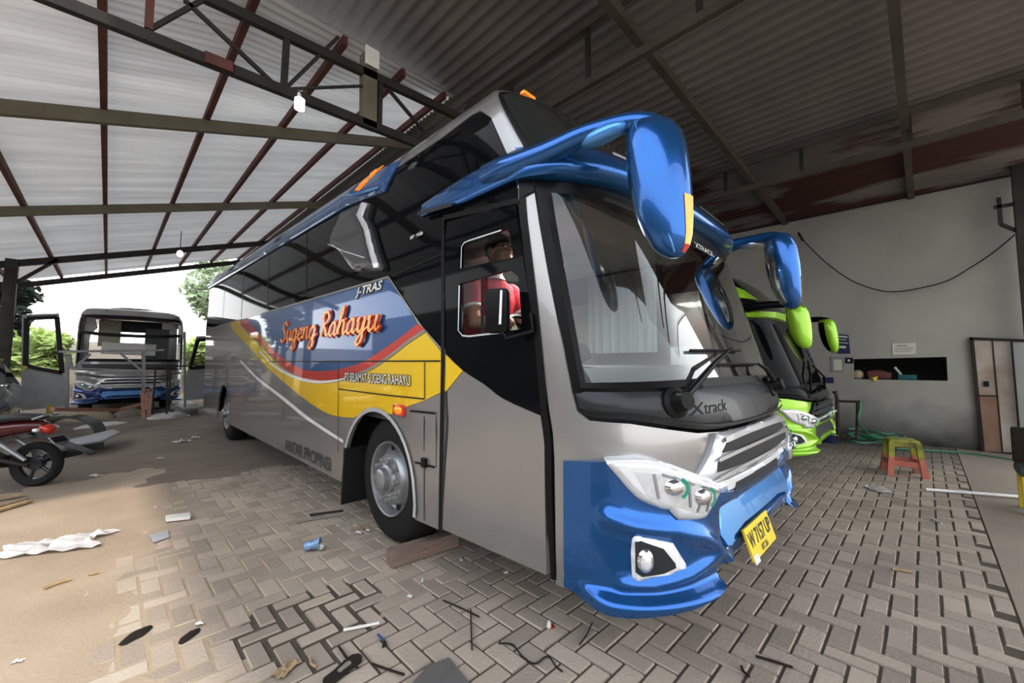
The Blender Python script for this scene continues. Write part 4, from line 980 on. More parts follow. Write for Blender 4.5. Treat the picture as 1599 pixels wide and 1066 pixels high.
# things in the wall opening
zs_ = hole[0][1]
def shelf(x, y, dx=.25):
    p = pX(x, y, XW+dx); return p
a_, b_ = shelf(1356, 588), shelf(1392, 590)
solo(MB().tube([a_+V((0, 0, .03)), a_.lerp(b_, .5)+V((0, 0, .05)), b_+V((0, 0, .03))], [.09, .10, .07], 10), 'cloth_roll', M['shelfred'], 'dusty red rolled cloth lying in the wall opening', 'cloth')
solo(MB().ball(shelf(1340, 585)+V((0, 0, .0)), (.09, .09, .10)), 'paper_roll', M['sack'], 'pale round bundle at the left end of the wall opening', 'bundle')
solo(MB().tube([shelf(1397, 573), shelf(1403, 580), shelf(1409, 588)], .022, 8), 'pipe_offcut', M['pvc'], 'short pale pipe leaning in the wall opening', 'pipe')
solo(MB().box(shelf(1417, 588)+V((0, 0, -.01)), (.16, .26, .10), bev=.02), 'plastic_box', M['teal'], 'small teal box in the wall opening', 'box')
solo(MB().tube([shelf(1360, 590, .1), shelf(1366, 592, .0), shelf(1370, 588, .05)], [.03, .045, .01], 8), 'yellow_rag', M['yellowp'], 'yellow rag hanging over the sill of the wall opening', 'rag')
# cable sagging along the wall
cpts = [(1246, 366), (1262, 383), (1290, 410), (1330, 438), (1372, 453), (1402, 455), (1440, 449), (1480, 438), (1515, 418), (1550, 395), (1585, 366)]
cb = MB().tube(crv([pX(x, y, 10.45) for x, y in cpts], 4), .011, 6)
co = solo(cb, 'cable', M['wire'], 'dark cable sagging across the right wall', 'cable')
MB().tube([pX(1247, 363, 10.44), pX(1254, 376, 10.44)], .025, 6).build('cable_plug', M['wire'], co)

# ---- lamps hanging from the white roof
lt = thing('lamp', 'white glowing cylindrical lamp under the truss at upper left', 'lamp', p4(465, 178))
c_ = p4(465, 166)+V((0, -.05, 0)); MB().tube([c_+V((0, 0, .055)), c_+V((0, 0, .045)), c_+V((0, 0, -.05)), c_+V((0, 0, -.06))], [.03, .045, .045, .02], 14).build('lamp_glass', M['bulb'], lt)
MB().tube([c_+V((0, 0, .055)), c_+V((0, .05, .14))], .02, 8).build('lamp_holder', M['pvc'], lt)
lb = thing('lamp', 'small bare bulb on a long wire near the far roof edge', 'lamp', pY(281, 398, 13.))
c_ = pY(281, 396, 13.); MB().ball(c_, (.07, .07, .09), 12, 8).build('lamp_glass', M['bulb'], lb); MB().tube([c_+V((0, 0, .08)), V((c_.x, 13., wroof(c_.x)-.05))], .008, 5).build('wire', M['wire'], lb)

# ================================================================== DRIVER
man = thing('person', 'man in red polo shirt and glasses at the coach driver window, looking ahead', 'person', (1.96, 2.22, 1.05))
def bodymesh():
    b = MB(); H = V((1.945, 2.10, 2.225))
    b.ball(H+V((0, .015, .03)), (.078, .100, .095), 16, 12); b.ball(H+V((0, -.035, -.045)), (.064, .068, .085), 14, 10)
    b.ball(H+V((0, -.072, -.088)), (.036, .034, .03), 10, 8)                       # chin
    b.tube([H+V((0, -.088, .022)), H+V((0, -.112, -.018)), H+V((0, -.100, -.035))], [.011, .018, .012], 8)   # nose
    b.ball(H+V((0, -.096, -.058)), (.026, .014, .009), 10, 6); b.ball(H+V((0, -.094, -.071)), (.022, .013, .008), 10, 6)  # lips
    b.ball(H+V((0, -.088, .034)), (.05, .016, .012), 10, 6)                        # brow ridge
    for s in (-1, 1):
        b.ball(H+V((s*.079, .012, -.012)), (.012, .026, .036), 10, 8); b.ball(H+V((s*.032, -.085, .012)), (.013, .012, .009), 8, 6)
        b.ball(H+V((s*.04, -.065, -.03)), (.026, .03, .026), 8, 6)
    b.tube([H+V((0, .03, -.06)), (1.955, 2.165, 2.06), (1.96, 2.19, 1.99)], [.058, .060, .075], 14)
    def ring(x, y, z, rx, ry): return [V((x+rx*math.cos(t), y+ry*math.sin(t), z)) for t in [2*math.pi*k/20 for k in range(20)]]
    b.loft([ring(1.96, 2.19, 2.03, .09, .07), ring(1.96, 2.2, 1.985, .18, .09), ring(1.96, 2.21, 1.88, .205, .12), ring(1.96, 2.23, 1.72, .185, .125), ring(1.965, 2.27, 1.60, .18, .14), ring(1.97, 2.30, 1.54, .17, .14)])
    for s, hand in ((-1, V((1.80, 1.86, 1.70))), (1, V((2.14, 1.86, 1.70)))):
        sh = V((1.96+s*.195, 2.2, 1.955)); el = V((1.96+s*.235, 2.10, 1.70)); wr = hand+V((s*.005, .07, .005))
        b.tube([sh, sh.lerp(el, .35), el], [.062, .054, .044], 12); b.tube([el, el.lerp(wr, .4), wr], [.045, .042, .028], 12); b.ball(sh, .065, 12, 8); b.ball(el, .045, 10, 8)
        b.ball(wr.lerp(hand, .55), (.038, .048, .018), 10, 8)
        for i, (dx, L) in enumerate(((-.027, .062), (-.009, .072), (.009, .068), (.026, .054))):
            p0 = hand+V((dx, .01, .004)); b.tube([p0, p0+V((0, -L*.5, .008)), p0+V((0, -L*.75, -.018)), p0+V((0, -L*.55, -.040))], [.0095, .009, .0085, .007], 8)
        p0 = hand+V((-s*.035, .05, 0)); b.tube([p0, p0+V((-s*.025, -.03, .0)), p0+V((-s*.03, -.055, -.015))], [.012, .0105, .008], 8)
        hip = V((1.97+s*.09, 2.30, 1.57)); kn = V((1.97+s*.14, 1.92, 1.52)); an = V((1.97+s*.13, 1.80, 1.14))
        b.tube([hip, kn], [.095, .065], 12); b.ball(kn, .065, 10, 8); b.tube([kn, kn.lerp(an, .35), an], [.062, .058, .04], 12); b.tube([an+V((0, .05, -.04)), an+V((0, -.08, -.06)), an+V((0, -.16, -.065))], [.042, .04, .028], 10)
    return b
bd = bodymesh().build('body', M['skin'], man, 180)
rm = bd.modifiers.new('fuse', 'REMESH'); rm.mode = 'VOXEL'; rm.voxel_size = .0065; rm.use_smooth_shade = True
smo = bd.modifiers.new('soft', 'SMOOTH'); smo.factor = .5; smo.iterations = 2
def ring(x, y, z, rx, ry): return [V((x+rx*math.cos(t), y+ry*math.sin(t), z)) for t in [2*math.pi*k/24 for k in range(24)]]
sh = MB().loft([ring(1.957, 2.185, 2.035, .085, .078), ring(1.96, 2.19, 2.02, .12, .09), ring(1.96, 2.2, 1.985, .198, .106), ring(1.96, 2.21, 1.88, .222, .137), ring(1.96, 2.23, 1.72, .204, .145), ring(1.965, 2.27, 1.58, .20, .16), ring(1.97, 2.29, 1.52, .205, .165)])
for s in (-1, 1):
    a_ = V((1.96+s*.195, 2.2, 1.955)); e_ = V((1.96+s*.235, 2.10, 1.70)); sh.ball(a_, .08, 14, 10); sh.tube([a_, a_.lerp(e_, .3), a_.lerp(e_, .62)], [.080, .074, .070], 16)
so_ = sh.build('polo_shirt', M['shirt'], man, 180); rm = so_.modifiers.new('fuse', 'REMESH'); rm.mode = 'VOXEL'; rm.voxel_size = .009; rm.use_smooth_shade = True
for s in (-1, 1):
    a_ = V((1.96+s*.195, 2.2, 1.955)); e_ = V((1.96+s*.235, 2.10, 1.70)); MB().tube([a_.lerp(e_, .58), a_.lerp(e_, .64)], .0745, 18).build('sleeve_trim', M['white'], man)
cl = MB(); rg = [ring(1.953, 2.17, 2.062, .066, .070), ring(1.956, 2.18, 2.03, .094, .090)]; cl.loft(rg, False); cl.build('collar', M['white'], man)
tr_ = MB()
for s in (-1, 1):
    hip = V((1.97+s*.09, 2.30, 1.57)); kn = V((1.97+s*.14, 1.92, 1.52)); an = V((1.97+s*.13, 1.81, 1.18)); tr_.tube([hip, kn], [.112, .082], 14); tr_.ball(kn, .08, 12, 8); tr_.tube([kn, an], [.08, .062], 14)
tr_.ball((1.97, 2.31, 1.55), (.19, .15, .09), 16, 10)
to_ = tr_.build('trousers', M['jeans'], man, 180); rm = to_.modifiers.new('fuse', 'REMESH'); rm.mode = 'VOXEL'; rm.voxel_size = .011; rm.use_smooth_shade = True
H = V((1.945, 2.10, 2.225)); hb = MB(); rg = []
for i in range(9):
    t = i/8; z = .125-.19*t; rr = math.sqrt(max(.0, 1-((z-.035)/.098)**2)) if z < .133 else 0
    row = []
    for k in range(24):
        a = 2*math.pi*k/24; front = max(0, -math.sin(a)); zz = z
        zz = max(z, .045+.02*0 if front > .35 else (-.005 if abs(math.cos(a)) > .75 and math.sin(a) < .35 else -.045))
        rr = math.sqrt(max(.02, 1-((zz-.03)/.105)**2)); row.append(H+V((.084*rr*math.cos(a), .018+.106*rr*math.sin(a), zz)))
    rg.append(row)
hb.loft(rg, cap=True); hb.build('hair', M['hair'], man, 180)
gb = MB()
for s in (-1, 1):
    c_ = H+V((s*.033, -.106, .008)); gb.tube([c_+V((.026*math.cos(a), 0, .019*math.sin(a))) for a in [2*math.pi*k/14 for k in range(15)]], .0025, 6, False); gb.tube([c_+V((s*.026, 0, .008)), H+V((s*.083, -.03, .012)), H+V((s*.083, .02, .006))], .0025, 6)
gb.tube([H+V((-.008, -.108, .012)), H+V((.008, -.108, .012))], .0025, 6); gb.build('glasses', M['black'], man)
for s in (-1, 1):
    MB().ball(H+V((s*.032, -.089, .011)), (.011, .009, .007), 10, 8).build('eye', M['white'], man)

# ================================================================== GREEN COACH
gsh = Shell(7.27, 2.82, XS, Y0, CC, dy=.30, zs=.87); gsh.grid()
gb_ = thing('coach', 'lime green coach with black glass parked on the far side of the silver coach', 'bus', (7.27, 6., 0))
GP = dict(panel=M['lime'], bumper=M['lime'], grille=M['gloss'], cowl=M['gloss'], inset=M['mesh'], arm=M['gloss'], head=M['lime'])
bus_front(gsh, gb_, GP)
ppatch(gsh, 'windscreen', M['gloss'], gb_, GLASSO, off=.012, step=.08)
for f, d in ((lambda p: p, ''), (mir, '')):
    low = [(-9.6, .38), (-2.75, .38), (-2.75, .8), (-2.4, 1.05), (-1.9, 1.1), (-1.4, 1.05), (-1.1, .8), (-1.1, .38), (.046, .38), (.046, 1.3), (-9.6, 1.3)]
    ppatch(gsh, 'side_panel', M['lime'], gb_, f(low), off=.004, step=.2, sx=.3)
    ppatch(gsh, 'side_window', M['sheet'], gb_, f([(-9.6, 1.3), (-.12, 1.3), (-.12, 2.38), (-9.6, 2.38)]), step=.2, sx=.3)  # opaque grey stands for the white reflected in these windows
    ppatch(gsh, 'windscreen_pillar', M['gloss'], gb_, f([(-.14, 1.28), (.2, 1.28), (.2, 2.4), (-.14, 2.4)]), off=.008, step=.1)
    ribbon(gsh, f([(.13, 1.1), (.14, 1.3), (.12, 2.38)]), .045, .022).build('pillar_trim', M['silver2'], gb_, fix=False)
    ppatch(gsh, 'upper_glass', M['gloss'], gb_, f([(-9.6, 2.36), (.1, 2.36), (.1, 3.12), (-9.6, 3.1)]), off=.003, step=.2, sx=.3)
    ribbon(gsh, f([(-9.6, 2.70), (.0, 2.70), (.3, 2.74), (.6, 2.74)]), .06, .02).build('lime_stripe', M['lime'], gb_, fix=False)
    ribbon(gsh, f([(-9.6, 2.50), (-.1, 2.50)]), .04, .02).build('lime_stripe', M['lime'], gb_, fix=False)
    ppatch(gsh, 'brow', M['lime'], gb_, f([(-.6, 2.40), (.1, 2.37), (.5, 2.36), (2, 2.33), (2, 2.46), (.5, 2.46), (.2, 2.45)]), off=.06, thick=.07, step=.06, h=.05, w=.06, ang=60)
    rows_ = [(2, 2.62), (2, 2.46)]
ppatch(gsh, 'brow_shelf', M['gloss'], gb_, sym([(.05, 2.75), (2, 2.72)], [(.05, 2.42), (2, 2.40)]), off=.005, step=.1)
ppatch(gsh, 'upper_windscreen', M['gloss'], gb_, sym([(.05, 3.12), (2, 3.12)], [(.05, 2.7), (2, 2.68)]), off=.006, step=.1)
ppatch(gsh, 'lime_nose_corner', M['lime'], gb_, [(.35, 2.70), (.95, 2.70), (.80, 2.86), (.55, 2.92)], off=.012, thick=.01, step=.06)
rb = MB(); rg = []
for s_ in [-9.6+.6*i for i in range(17)]+[.1*i for i in range(0, 21)]:
    L_ = [gsh.S(s_, z) for z in zl]; R_ = [gsh.S(4-s_, z) for z in zl]; rg.append(L_+[L_[-1].lerp(R_[-1], .5)]+list(reversed(R_)))
rb.loft(rg, False, False).build('roof', M['gloss'], gb_, 60)
MB().box((7.27, 6, .62), (2.0, 8.6, .5)).build('chassis', M['under'], gb_)
for X, Y, o_ in ((6.12, 3.35, -1), (6.1, 9.0, -1), (8.42, 3.35, 1), (8.44, 9.0, 1)): wheel(gb_, X, Y, .44, o_, False)
for flip in (False, True):
    arm, F = mirror_arm(gb_, flip, GP, dv=(7.27-2.82, .30, 0), zs=.87)
    mb, hd = finish_head(arm, rings, F, GP, V((0, 0, 0)))
    gl_ = MB(); rr_ = []
    for r in rings[2:10]:
        c0 = sum(r, V())/len(r); rr_.append([F(c0+(r[k]-c0)*1.03) for k in (4, 5, 6, 7, 8)])
    gl_.loft(rr_, cap=False, closed=False).build('mirror_glass', M['gloss'], hd, 60)
MB().box(gsh.P(-.10, 1.72, .12), (.07, .12, .26), bev=.02).build('door_mirror', M['black'], gb_)
nb = gsh.P(1.2, 1.36, .1); MB().tube([gsh.P(1.0, 1.24, .05), gsh.P(1.5, 1.5, .06), gsh.P(2.0, 1.7, .04)], .014, 8).build('wiper', M['black'], gb_)
MB().tube([gsh.P(2.4, 1.24, .05), gsh.P(2.7, 1.42, .08), gsh.P(2.2, 1.62, .05)], .014, 8).build('wiper', M['black'], gb_)

# ================================================================== COACH UNDER REPAIR, FAR BACK
BX, BY = .50, 14.75
kz = 1.30
Y0B = [(.2,.80),(.45,.77),(1.05,.77),(1.25,.81),(2.8,1.05),(2.95,1.12),(3.08,1.25),(3.16,1.5)]
XSB = [(.25,1.70),(2.6,1.70),(2.95,1.74),(3.08,1.80),(3.15,1.95),(3.18,2.4)]
bsh = Shell(BX, 2.82, XSB, Y0B, [(0,.5),(1.2,.5),(2.9,.36),(3.2,.3)], dy=BY, zs=.95)
bb_ = thing('coach', 'silver and blue coach without windscreen under repair at the far back left', 'bus', (BX, BY+5, 0))
BPAL = dict(PAL); BPAL['cowl'] = M['silver']; BPAL['bumper'] = mat('navy_paint', (.012, .06, .24), .3, .3, 1., .1, 3.)
bus_front(bsh, bb_, BPAL)
op_t = [(.25, 2.80), (2, 2.83)]; op_b = [(.28, 1.62), (2, 1.62)]
fo = sym([(.0, 3.08), (.15, 3.12), (2, 3.14)], [(.0, 1.28), (.2, 1.30), (2, 1.30)])
fr_o = ppatch(bsh, 'front_frame', M['silver'], bb_, fo, off=.0, thick=.10, holes=[sym(op_t, op_b)], step=.08)
ppatch(bsh, 'opening_edge', M['black'], bb_, sym([(.20, 2.88), (2, 2.91)], [(.22, 1.54), (2, 1.54)]), off=.008, thick=.03, holes=[sym(op_t, op_b)], step=.08)
ppatch(bsh, 'cowl_recess', M['dash'], bb_, sym([(.45, 1.47), (2, 1.47)], [(.55, 1.30), (2, 1.28)]), off=.01, thick=.02, step=.08)
for f in (lambda p: p, mir):
    ppatch(bsh, 'side_panel', M['silver'], bb_, f([(-9., .38), (.045, .38), (.045, 1.5), (-9., 1.5)]), step=.3, sx=.5)
    ppatch(bsh, 'upper_side_panel', M['dash'], bb_, f([(-9., 1.5), (-1.5, 1.5), (-1.5, 2.7), (-.02, 2.7), (-.02, 3.14), (-9., 3.14)]), step=.3, sx=.5)
    ppatch(bsh, 'front_pillar', M['dash'], bb_, f([(-.25, 1.5), (.05, 1.5), (.03, 2.8), (-.25, 2.8)]), step=.2, off=.004)
rb = MB(); rg = []
for s_ in [-9+.6*i for i in range(16)]+[.1*i for i in range(0, 21)]:
    L_ = [bsh.S(s_, z) for z in (3.10, 3.14, 3.17, 3.19)]; R_ = [bsh.S(4-s_, z) for z in (3.10, 3.14, 3.17, 3.19)]; rg.append(L_+[L_[-1].lerp(R_[-1], .5)]+list(reversed(R_)))
rb.loft(rg, False, False).build('roof', M['silver'], bb_, 60)
MB().box((BX, BY+5.5, .95), (2.1, 8.8, .08)).build('cabin_floor', M['dash'], bb_)
MB().box((BX, BY+5.2, .55), (1.8, 8, .5)).build('chassis', M['under'], bb_)
for X, Y, o_ in ((-.55, BY+2.8, -1), (1.55, BY+2.8, 1), (-.55, BY+8.4, -1), (1.55, BY+8.4, 1)): wheel(bb_, X, Y, .46, o_, False)
ib = MB(); ib.box((BX-.5, BY+3.2, 2.35), (.5, .04, .8)); ib.build('loose_board', M['cream'], bb_)
ib = MB().box((BX+.62, BY+3.0, 2.05), (.6, .05, 1.0)).build('bulkhead', M['interior'], bb_)
MB().box((BX, BY+3.6, 2.62), (1.5, .5, .35), bev=.05).build('overhead_duct', M['dash'], bb_)
MB().box((BX-.05, BY+2.2, 1.85), (1.2, .05, .35), Matrix.Rotation(.03, 3, 'Y')).build('white_sheeting', M['white'], bb_)
# its open doors
def door_(px_out, px_hole, Y, name):
    o_ = [pY(x, y, Y) for x, y in px_out]; h_ = [pY(x, y, Y) for x, y in px_hole]
    v, t, _ = fill2d([(p.x, p.z) for p in o_], [[(p.x, p.z) for p in h_]], .3)
    mb = MB(); skirted(mb, [V((a, Y, b)) for a, b in v], t, [V((a, Y+.06, b)) for a, b in v]); mb.add([V((a, Y+.06, b)) for a, b in v], [tuple(reversed(q)) for q in t])
    d = mb.build(name, M['sheet'], bb_, fix=False)
    fm = MB(); pts = h_+[h_[0]]
    for a, b in zip(pts, pts[1:]): fm.beam(a, b, .05, .09)
    fm.build('door_window_frame', M['black'], d); return d
dl = door_([(34, 491), (92, 489), (99, 560), (103, 634), (33, 641)], [(42, 497), (89, 495), (97, 582), (58, 575), (40, 570)], 15.35, 'open_door')
MB().prism([pY(x, y, 15.3) for x, y in ((35, 571), (44, 572), (36, 580))], (0, .02, 0)).build('yellow_livery_corner', M['yellow'], dl)
dr = door_([(290, 590), (307, 525), (330, 524), (330, 622), (289, 625)], [(297, 575), (309, 531), (327, 530), (327, 572)], 15.5, 'open_door')

# ---- scaffold and trestles in front of it
def pb_(x, y, Y=14.1): return pY(x, y, Y)
sc = thing('scaffold', 'light steel scaffold trestle standing in front of the repaired coach', 'scaffold', (.3, 14.1, 0))
MB().beam(pb_(92, 549), pb_(256, 546.5), .28, .05).build('plank', M['scaf'], sc)
for a, b, w_ in (((104, 552), (103, 640), .05), ((107, 552), (111, 575), .04), ((112, 577), (141, 552), .04), ((188, 551), (224, 580), .04), ((225, 549), (225, 640), .05), ((104, 575), (226, 578), .03)):
    MB().beam(pb_(*a), pb_(*b), w_, w_).build('brace', M['scaf'], sc)
    MB().beam(pb_(*a)+V((0, .5, 0)), pb_(*b)+V((0, .5, 0)), w_, w_).build('brace', M['scaf'], sc)
tt = thing('trestle', 'dark square steel trestle frame beside the scaffold', 'trestle', (2.0, 13.6, 0))
g0 = gz(240, 645).z
for a, b in (((241, 573), (325, 570)), ((243, 575), (238, 646)), ((262, 574), (260, 646)), ((266, 573), (264, 640)), ((241, 592), (264, 591))):
    MB().beam(pb_(*a, 13.2), pb_(*b, 13.2), .035, .035).build('frame_bar', M['steel'], tt)
solo(MB().tube([pb_(288, 518, 14.3), pb_(289, 640, 14.3)], .03, 8), 'pole', M['scaf'], 'thin upright pole at the right of the repaired coach', 'pole')
tp = thing('trestle', 'pink primed steel trestle with two legs near the repaired coach', 'trestle', (1.2, 12.4, 0))
for a, b in (((222, 611), (224, 653)), ((228, 608), (224, 611)), ((228, 608), (229, 640)), ((236, 606), (232, 651)), ((222, 613), (236, 608))):
    MB().beam(pY(*a, 12.6), pY(*b, 12.6), .06, .06).build('leg', M['pinkst'], tp)
ys = thing('stand', 'yellow post stand with a long pink bar lying behind the motorcycle', 'stand', (-.6, 11.3, 0))
MB().beam(gz(76, 660), pY(78, 633, gz(76, 660).y), .10, .10).build('post', M['yellowp'], ys)
MB().prism([pY(x, y, gz(76, 660).y-.06) for x, y in ((76, 630), (84, 638), (88, 640), (80, 645), (76, 645))], (0, .05, 0)).build('gusset', M['yellowp'], ys)
MB().beam(pY(82, 639, 11.2), pY(185, 640, 12.6), .07, .07).build('long_bar', M['pinkst'], ys)
MB().beam(pY(185, 640, 12.6), pY(222, 631, 12.8), .06, .06).build('long_bar', M['pinkst'], ys)

# ---- loose body parts, sacks and sheets on the floor behind
def flatblob(c, rx, ry, h, rot=0, seed=0, n=28, m=6):
    mb = MB(); rg = []
    for i in range(m+1):
        t = i/m; row = []
        for k in range(n):
            a = 2*math.pi*k/n; q = 1+.28*noise.noise(V((math.cos(a)*1.6+seed, math.sin(a)*1.6, seed*.7)))
            r_ = math.sin(t*math.pi/2)
            x, y = rx*r_*q*math.cos(a), ry*r_*q*math.sin(a); z = h*math.cos(t*math.pi/2)*(1+.35*noise.noise(V((x*9/rx/3, y*9/ry/3, seed))))
            row.append(V((c[0]+x*math.cos(rot)-y*math.sin(rot), c[1]+x*math.sin(rot)+y*math.cos(rot), c[2]+max(.002, z))))
        rg.append(row)
    return mb.loft(rg)
solo(flatblob(gz(136, 655), .55, .4, .22, .5, 3), 'sack', M['sack'], 'yellowish lumpy sack lying in front of the repaired coach', 'sack')
solo(flatblob(gz(202, 649), .38, .3, .18, .2, 5), 'sack', mat('grey_sack', (.36, .29, .25), .9, 0, 0, .3, 9., bump=.4), 'smaller brown sack lying near the pink trestle', 'sack')
solo(flatblob(gz(160, 664), .55, .28, .06, .9, 8), 'rubble_pile', M['paper'], 'low pale pile of dust and scraps beside the sacks', 'rubble')
solo(flatblob(gz(263, 652), .42, .3, .14, .4, 11), 'plastic_sheet', M['plastic_bag'], 'crumpled translucent plastic sheet near the rear of the silver coach', 'plastic sheet')
pn = MB(); a_, b_, c_, d_ = gz(268, 633, .18), gz(292, 626, .18), gz(317, 638, .18), gz(288, 641, .18); pn.prism([a_, b_, c_, d_], (0, 0, .05)); pn.box(((a_+c_)/2)+V((0, 0, -.11)), (.5, .3, .2))
solo(pn, 'body_panel', M['sheet'], 'grey body panel lying on a block behind the silver coach', 'panel')
# fibreglass bumper shell lying on the floor
def shellbar(p0, p1, w, h, bend, n=16):
    mb = MB(); p0, p1 = V(p0), V(p1); d = (p1-p0).normalized(); s_ = d.cross(V((0, 0, 1))).normalized(); rg = []
    for i in range(n+1):
        t = i/n; c = p0.lerp(p1, t)+s_*bend*4*t*(1-t)
        prof = [(0, 0), (0, h*.75), (-.06*w, h), (-w, h*.92), (-w, h*.82), (-.15*w, h*.85), (-.1*w, h*.7), (-.1*w, 0)]
        rg.append([c+s_*x+V((0, 0, z)) for x, z in prof])
    return mb.loft(rg)
fb = thing('bumper_shell', 'grey green moulded bumper shell lying on the floor beyond the motorcycle wheel', 'bumper', gz(145, 702))
p0, p1 = gz(104, 709), gz(162, 699)
shellbar(p0, p1, .5, .17, -.05).build('shell', M['grp'], fb, 50)
MB().prism([gz(105, 699, .18), gz(160, 690, .18), gz(188, 676, .19), gz(176, 672, .19), gz(110, 688, .19)], (0, 0, .025)).build('top_flange', M['sheet'], fb)
ar = MB(); c_ = gz(98, 684); 
ar.loft([[c_+V((.42*math.cos(a)*1.0, -.42*math.cos(a)*.8, .08+.34*math.sin(a)))+V(o) for o in ((0, 0, 0), (.16, .16, 0), (.16, .16, -.05), (0, 0, -.05))] for a in [-.1+math.pi*1.05*i/18 for i in range(19)]])
solo(ar, 'wheel_arch', M['grp'], 'dark curved wheel arch moulding standing behind the motorcycle', 'arch panel')
bl_ = MB(); 
for i, (a, b) in enumerate((((0, 792), (40, 781)), ((0, 800), (46, 786)), ((0, 783), (34, 777)))):
    p, q = gz(*a), gz(*b); q0 = p+(p-q)*.6
    o_ = MB().beam(q0+V((0, 0, .015+.012*i)), q+V((0, 0, .015+.012*i)), .06, .02); solo(o_, 'wood_strip', M['stick'], ('thin tan wooden strip at the left edge, nearest of three', 'thin tan wooden strip at the left edge, middle of three', 'thin tan wooden strip at the left edge, farthest of three')[(0, 0, 2)[i] if i != 0 else 1], 'wood')

# ================================================================== MOTORCYCLE
mc0 = gz(58, 758); fwd = V((-.83, .56, 0)).normalized(); lat = V((-fwd.y, fwd.x, 0)); lean = .10
MR = Matrix((fwd, lat, V((0, 0, 1)))).transposed()
mc = thing('motorcycle', 'dark underbone motorcycle with red tail lamp cut by the left edge', 'motorcycle', mc0)
def mp(x, y, z):
    if z > .40 and x < .35: x += .24*min(1, (z-.40)/.1)*min(1, (.55-x)/.3)
    return mc0+MR@V((x, y+z*lean, z))
def mtube(pts, r, n=10, flat=1.): return MB().tube([mp(*p) for p in pts], r, n, True, flat)
R_ = .255
def bikewheel(x):
    c = mp(x, 0, R_); ax = MR@V((0, 1, -.0)); 
    w_ = MB().lathe([(.175, -.03), (.19, -.042), (.225, -.052), (.25, -.025), (.255, 0), (.25, .025), (.225, .052), (.19, .042), (.175, .03), (.175, -.03)], c, ax, 36).build('wheel', M['tyre'], mc)
    r_ = MB().lathe([(.184, -.028), (.165, -.028), (.165, .028), (.184, .028)], c, ax, 36)
    for k in range(5):
        a = 2*math.pi*k/5; q = c+(MR@V((math.cos(a), 0, math.sin(a))))*.2; r_.tube([c, c.lerp(q, .85)], .017, 6)
    r_.lathe([(.0005, -.05), (.06, -.05), (.07, -.02), (.07, .03), (.0005, .03)], c, ax, 20)
    r_.build('rim', M['cowl'], w_); return w_
bikewheel(0); bikewheel(1.24)
def rl(x, y, z, wy, wz, n=14): return [mp(x, y+wy*math.cos(2*math.pi*k/n), z+wz*math.sin(2*math.pi*k/n)) for k in range(n)]
MB().loft([rl(-.33, 0, .80, .05, .02), rl(-.30, 0, .80, .085, .035), rl(-.1, 0, .80, .12, .05), rl(.2, 0, .765, .13, .05), rl(.45, 0, .74, .10, .05), rl(.55, 0, .76, .06, .03)]).build('seat', M['seatv'], mc, 60)
tb = MB().loft([rl(-.36, 0, .70, .04, .03), rl(-.30, 0, .70, .085, .06), rl(-.1, 0, .68, .12, .08), rl(.25, 0, .62, .14, .11), rl(.5, 0, .55, .12, .12), rl(.62, 0, .5, .06, .06)]).build('tail_fairing', M['motored'], mc, 60)
MB().loft([rl(-.41, 0, .655, .03, .025), rl(-.39, 0, .655, .07, .055), rl(-.33, 0, .665, .085, .06), rl(-.29, 0, .68, .06, .03)]).build('tail_lamp', M['redlens'], mc, 60)
for s in (-1, 1): MB().ball(mp(-.33, s*.12, .66), (.035, .035, .025), 10, 8).build('indicator', M['lampwhite'], mc)
mg = MB().loft([[mp(x, y, z) for y in (-.07, 0, .07)]+[mp(x-.012, y, z-.01) for y in (.07, 0, -.07)] for x, z in ((-.20, .62), (-.34, .56), (-.47, .45), (-.56, .36))]).build('mudguard', M['cowl'], mc, 50)
MB().box(mp(-.455, 0, .53), (.012, .19, .11), MR@Matrix.Rotation(.75, 3, 'Y'), bev=.004).build('number_plate', M['sheet'], mc)
MB().box(mp(-.463, 0, .535), (.008, .165, .085), MR@Matrix.Rotation(.75, 3, 'Y')).build('plate_face', M['black'], mc)
for s in (-1, 1):
    mtube([(0, s*.10, R_), (.28, s*.10, .33), (.5, s*.10, .33)], .022).build('swing_arm', M['steel'], mc)
    mtube([(.02, s*.11, .32), (.10, s*.11, .58)], [.022, .03]).build('shock_absorber', M['rim'], mc)
    mtube([(1.24, s*.08, R_), (1.05, s*.08, .72)], .024).build('fork', M['rim'], mc)
    mtube([(-.28, s*.1, .78), (-.38, s*.09, .82), (-.40, 0, .83)], .012).build('grab_rail', M['rim'], mc)
mtube([(.55, -.14, .22), (.25, -.16, .24), (.0, -.17, .30), (-.30, -.17, .36)], [.03, .045, .05, .05], 12).build('exhaust', M['steel'], mc)
mtube([(.30, -.13, .50), (-.05, -.145, .57), (-.2, -.13, .60)], [.03, .03, .012], 8).build('side_trim', M['sheet'], mc)
MB().loft([rl(.30, 0, .30, .08, .06), rl(.45, 0, .32, .12, .13), rl(.7, 0, .32, .12, .12), rl(.82, 0, .36, .07, .07)]).build('engine', M['steel'], mc, 50)
mtube([(.55, 0, .55), (.8, 0, .50), (1.0, 0, .75), (1.03, 0, .95)], [.06, .06, .07, .05], 10).build('frame', M['motored'], mc)
mtube([(.98, -.33, .98), (1.03, -.15, 1.0), (1.03, .15, 1.0), (.98, .33, .98)], .015).build('handlebar', M['black'], mc)
MB().loft([rl(1.05, 0, .88, .12, .10), rl(1.12, 0, .88, .11, .09), rl(1.18, 0, .86, .04, .04)]).build('headlight_cowl', M['motored'], mc, 60)
MB().loft([[mp(1.24+.31*math.cos(a), y, R_+.31*math.sin(a)) for y in (-.06, .06)]+[mp(1.24+.30*math.cos(a), y, R_+.30*math.sin(a)) for y in (.06, -.06)] for a in [.3+2.*i/10 for i in range(11)]]).build('front_mudguard', M['motored'], mc)

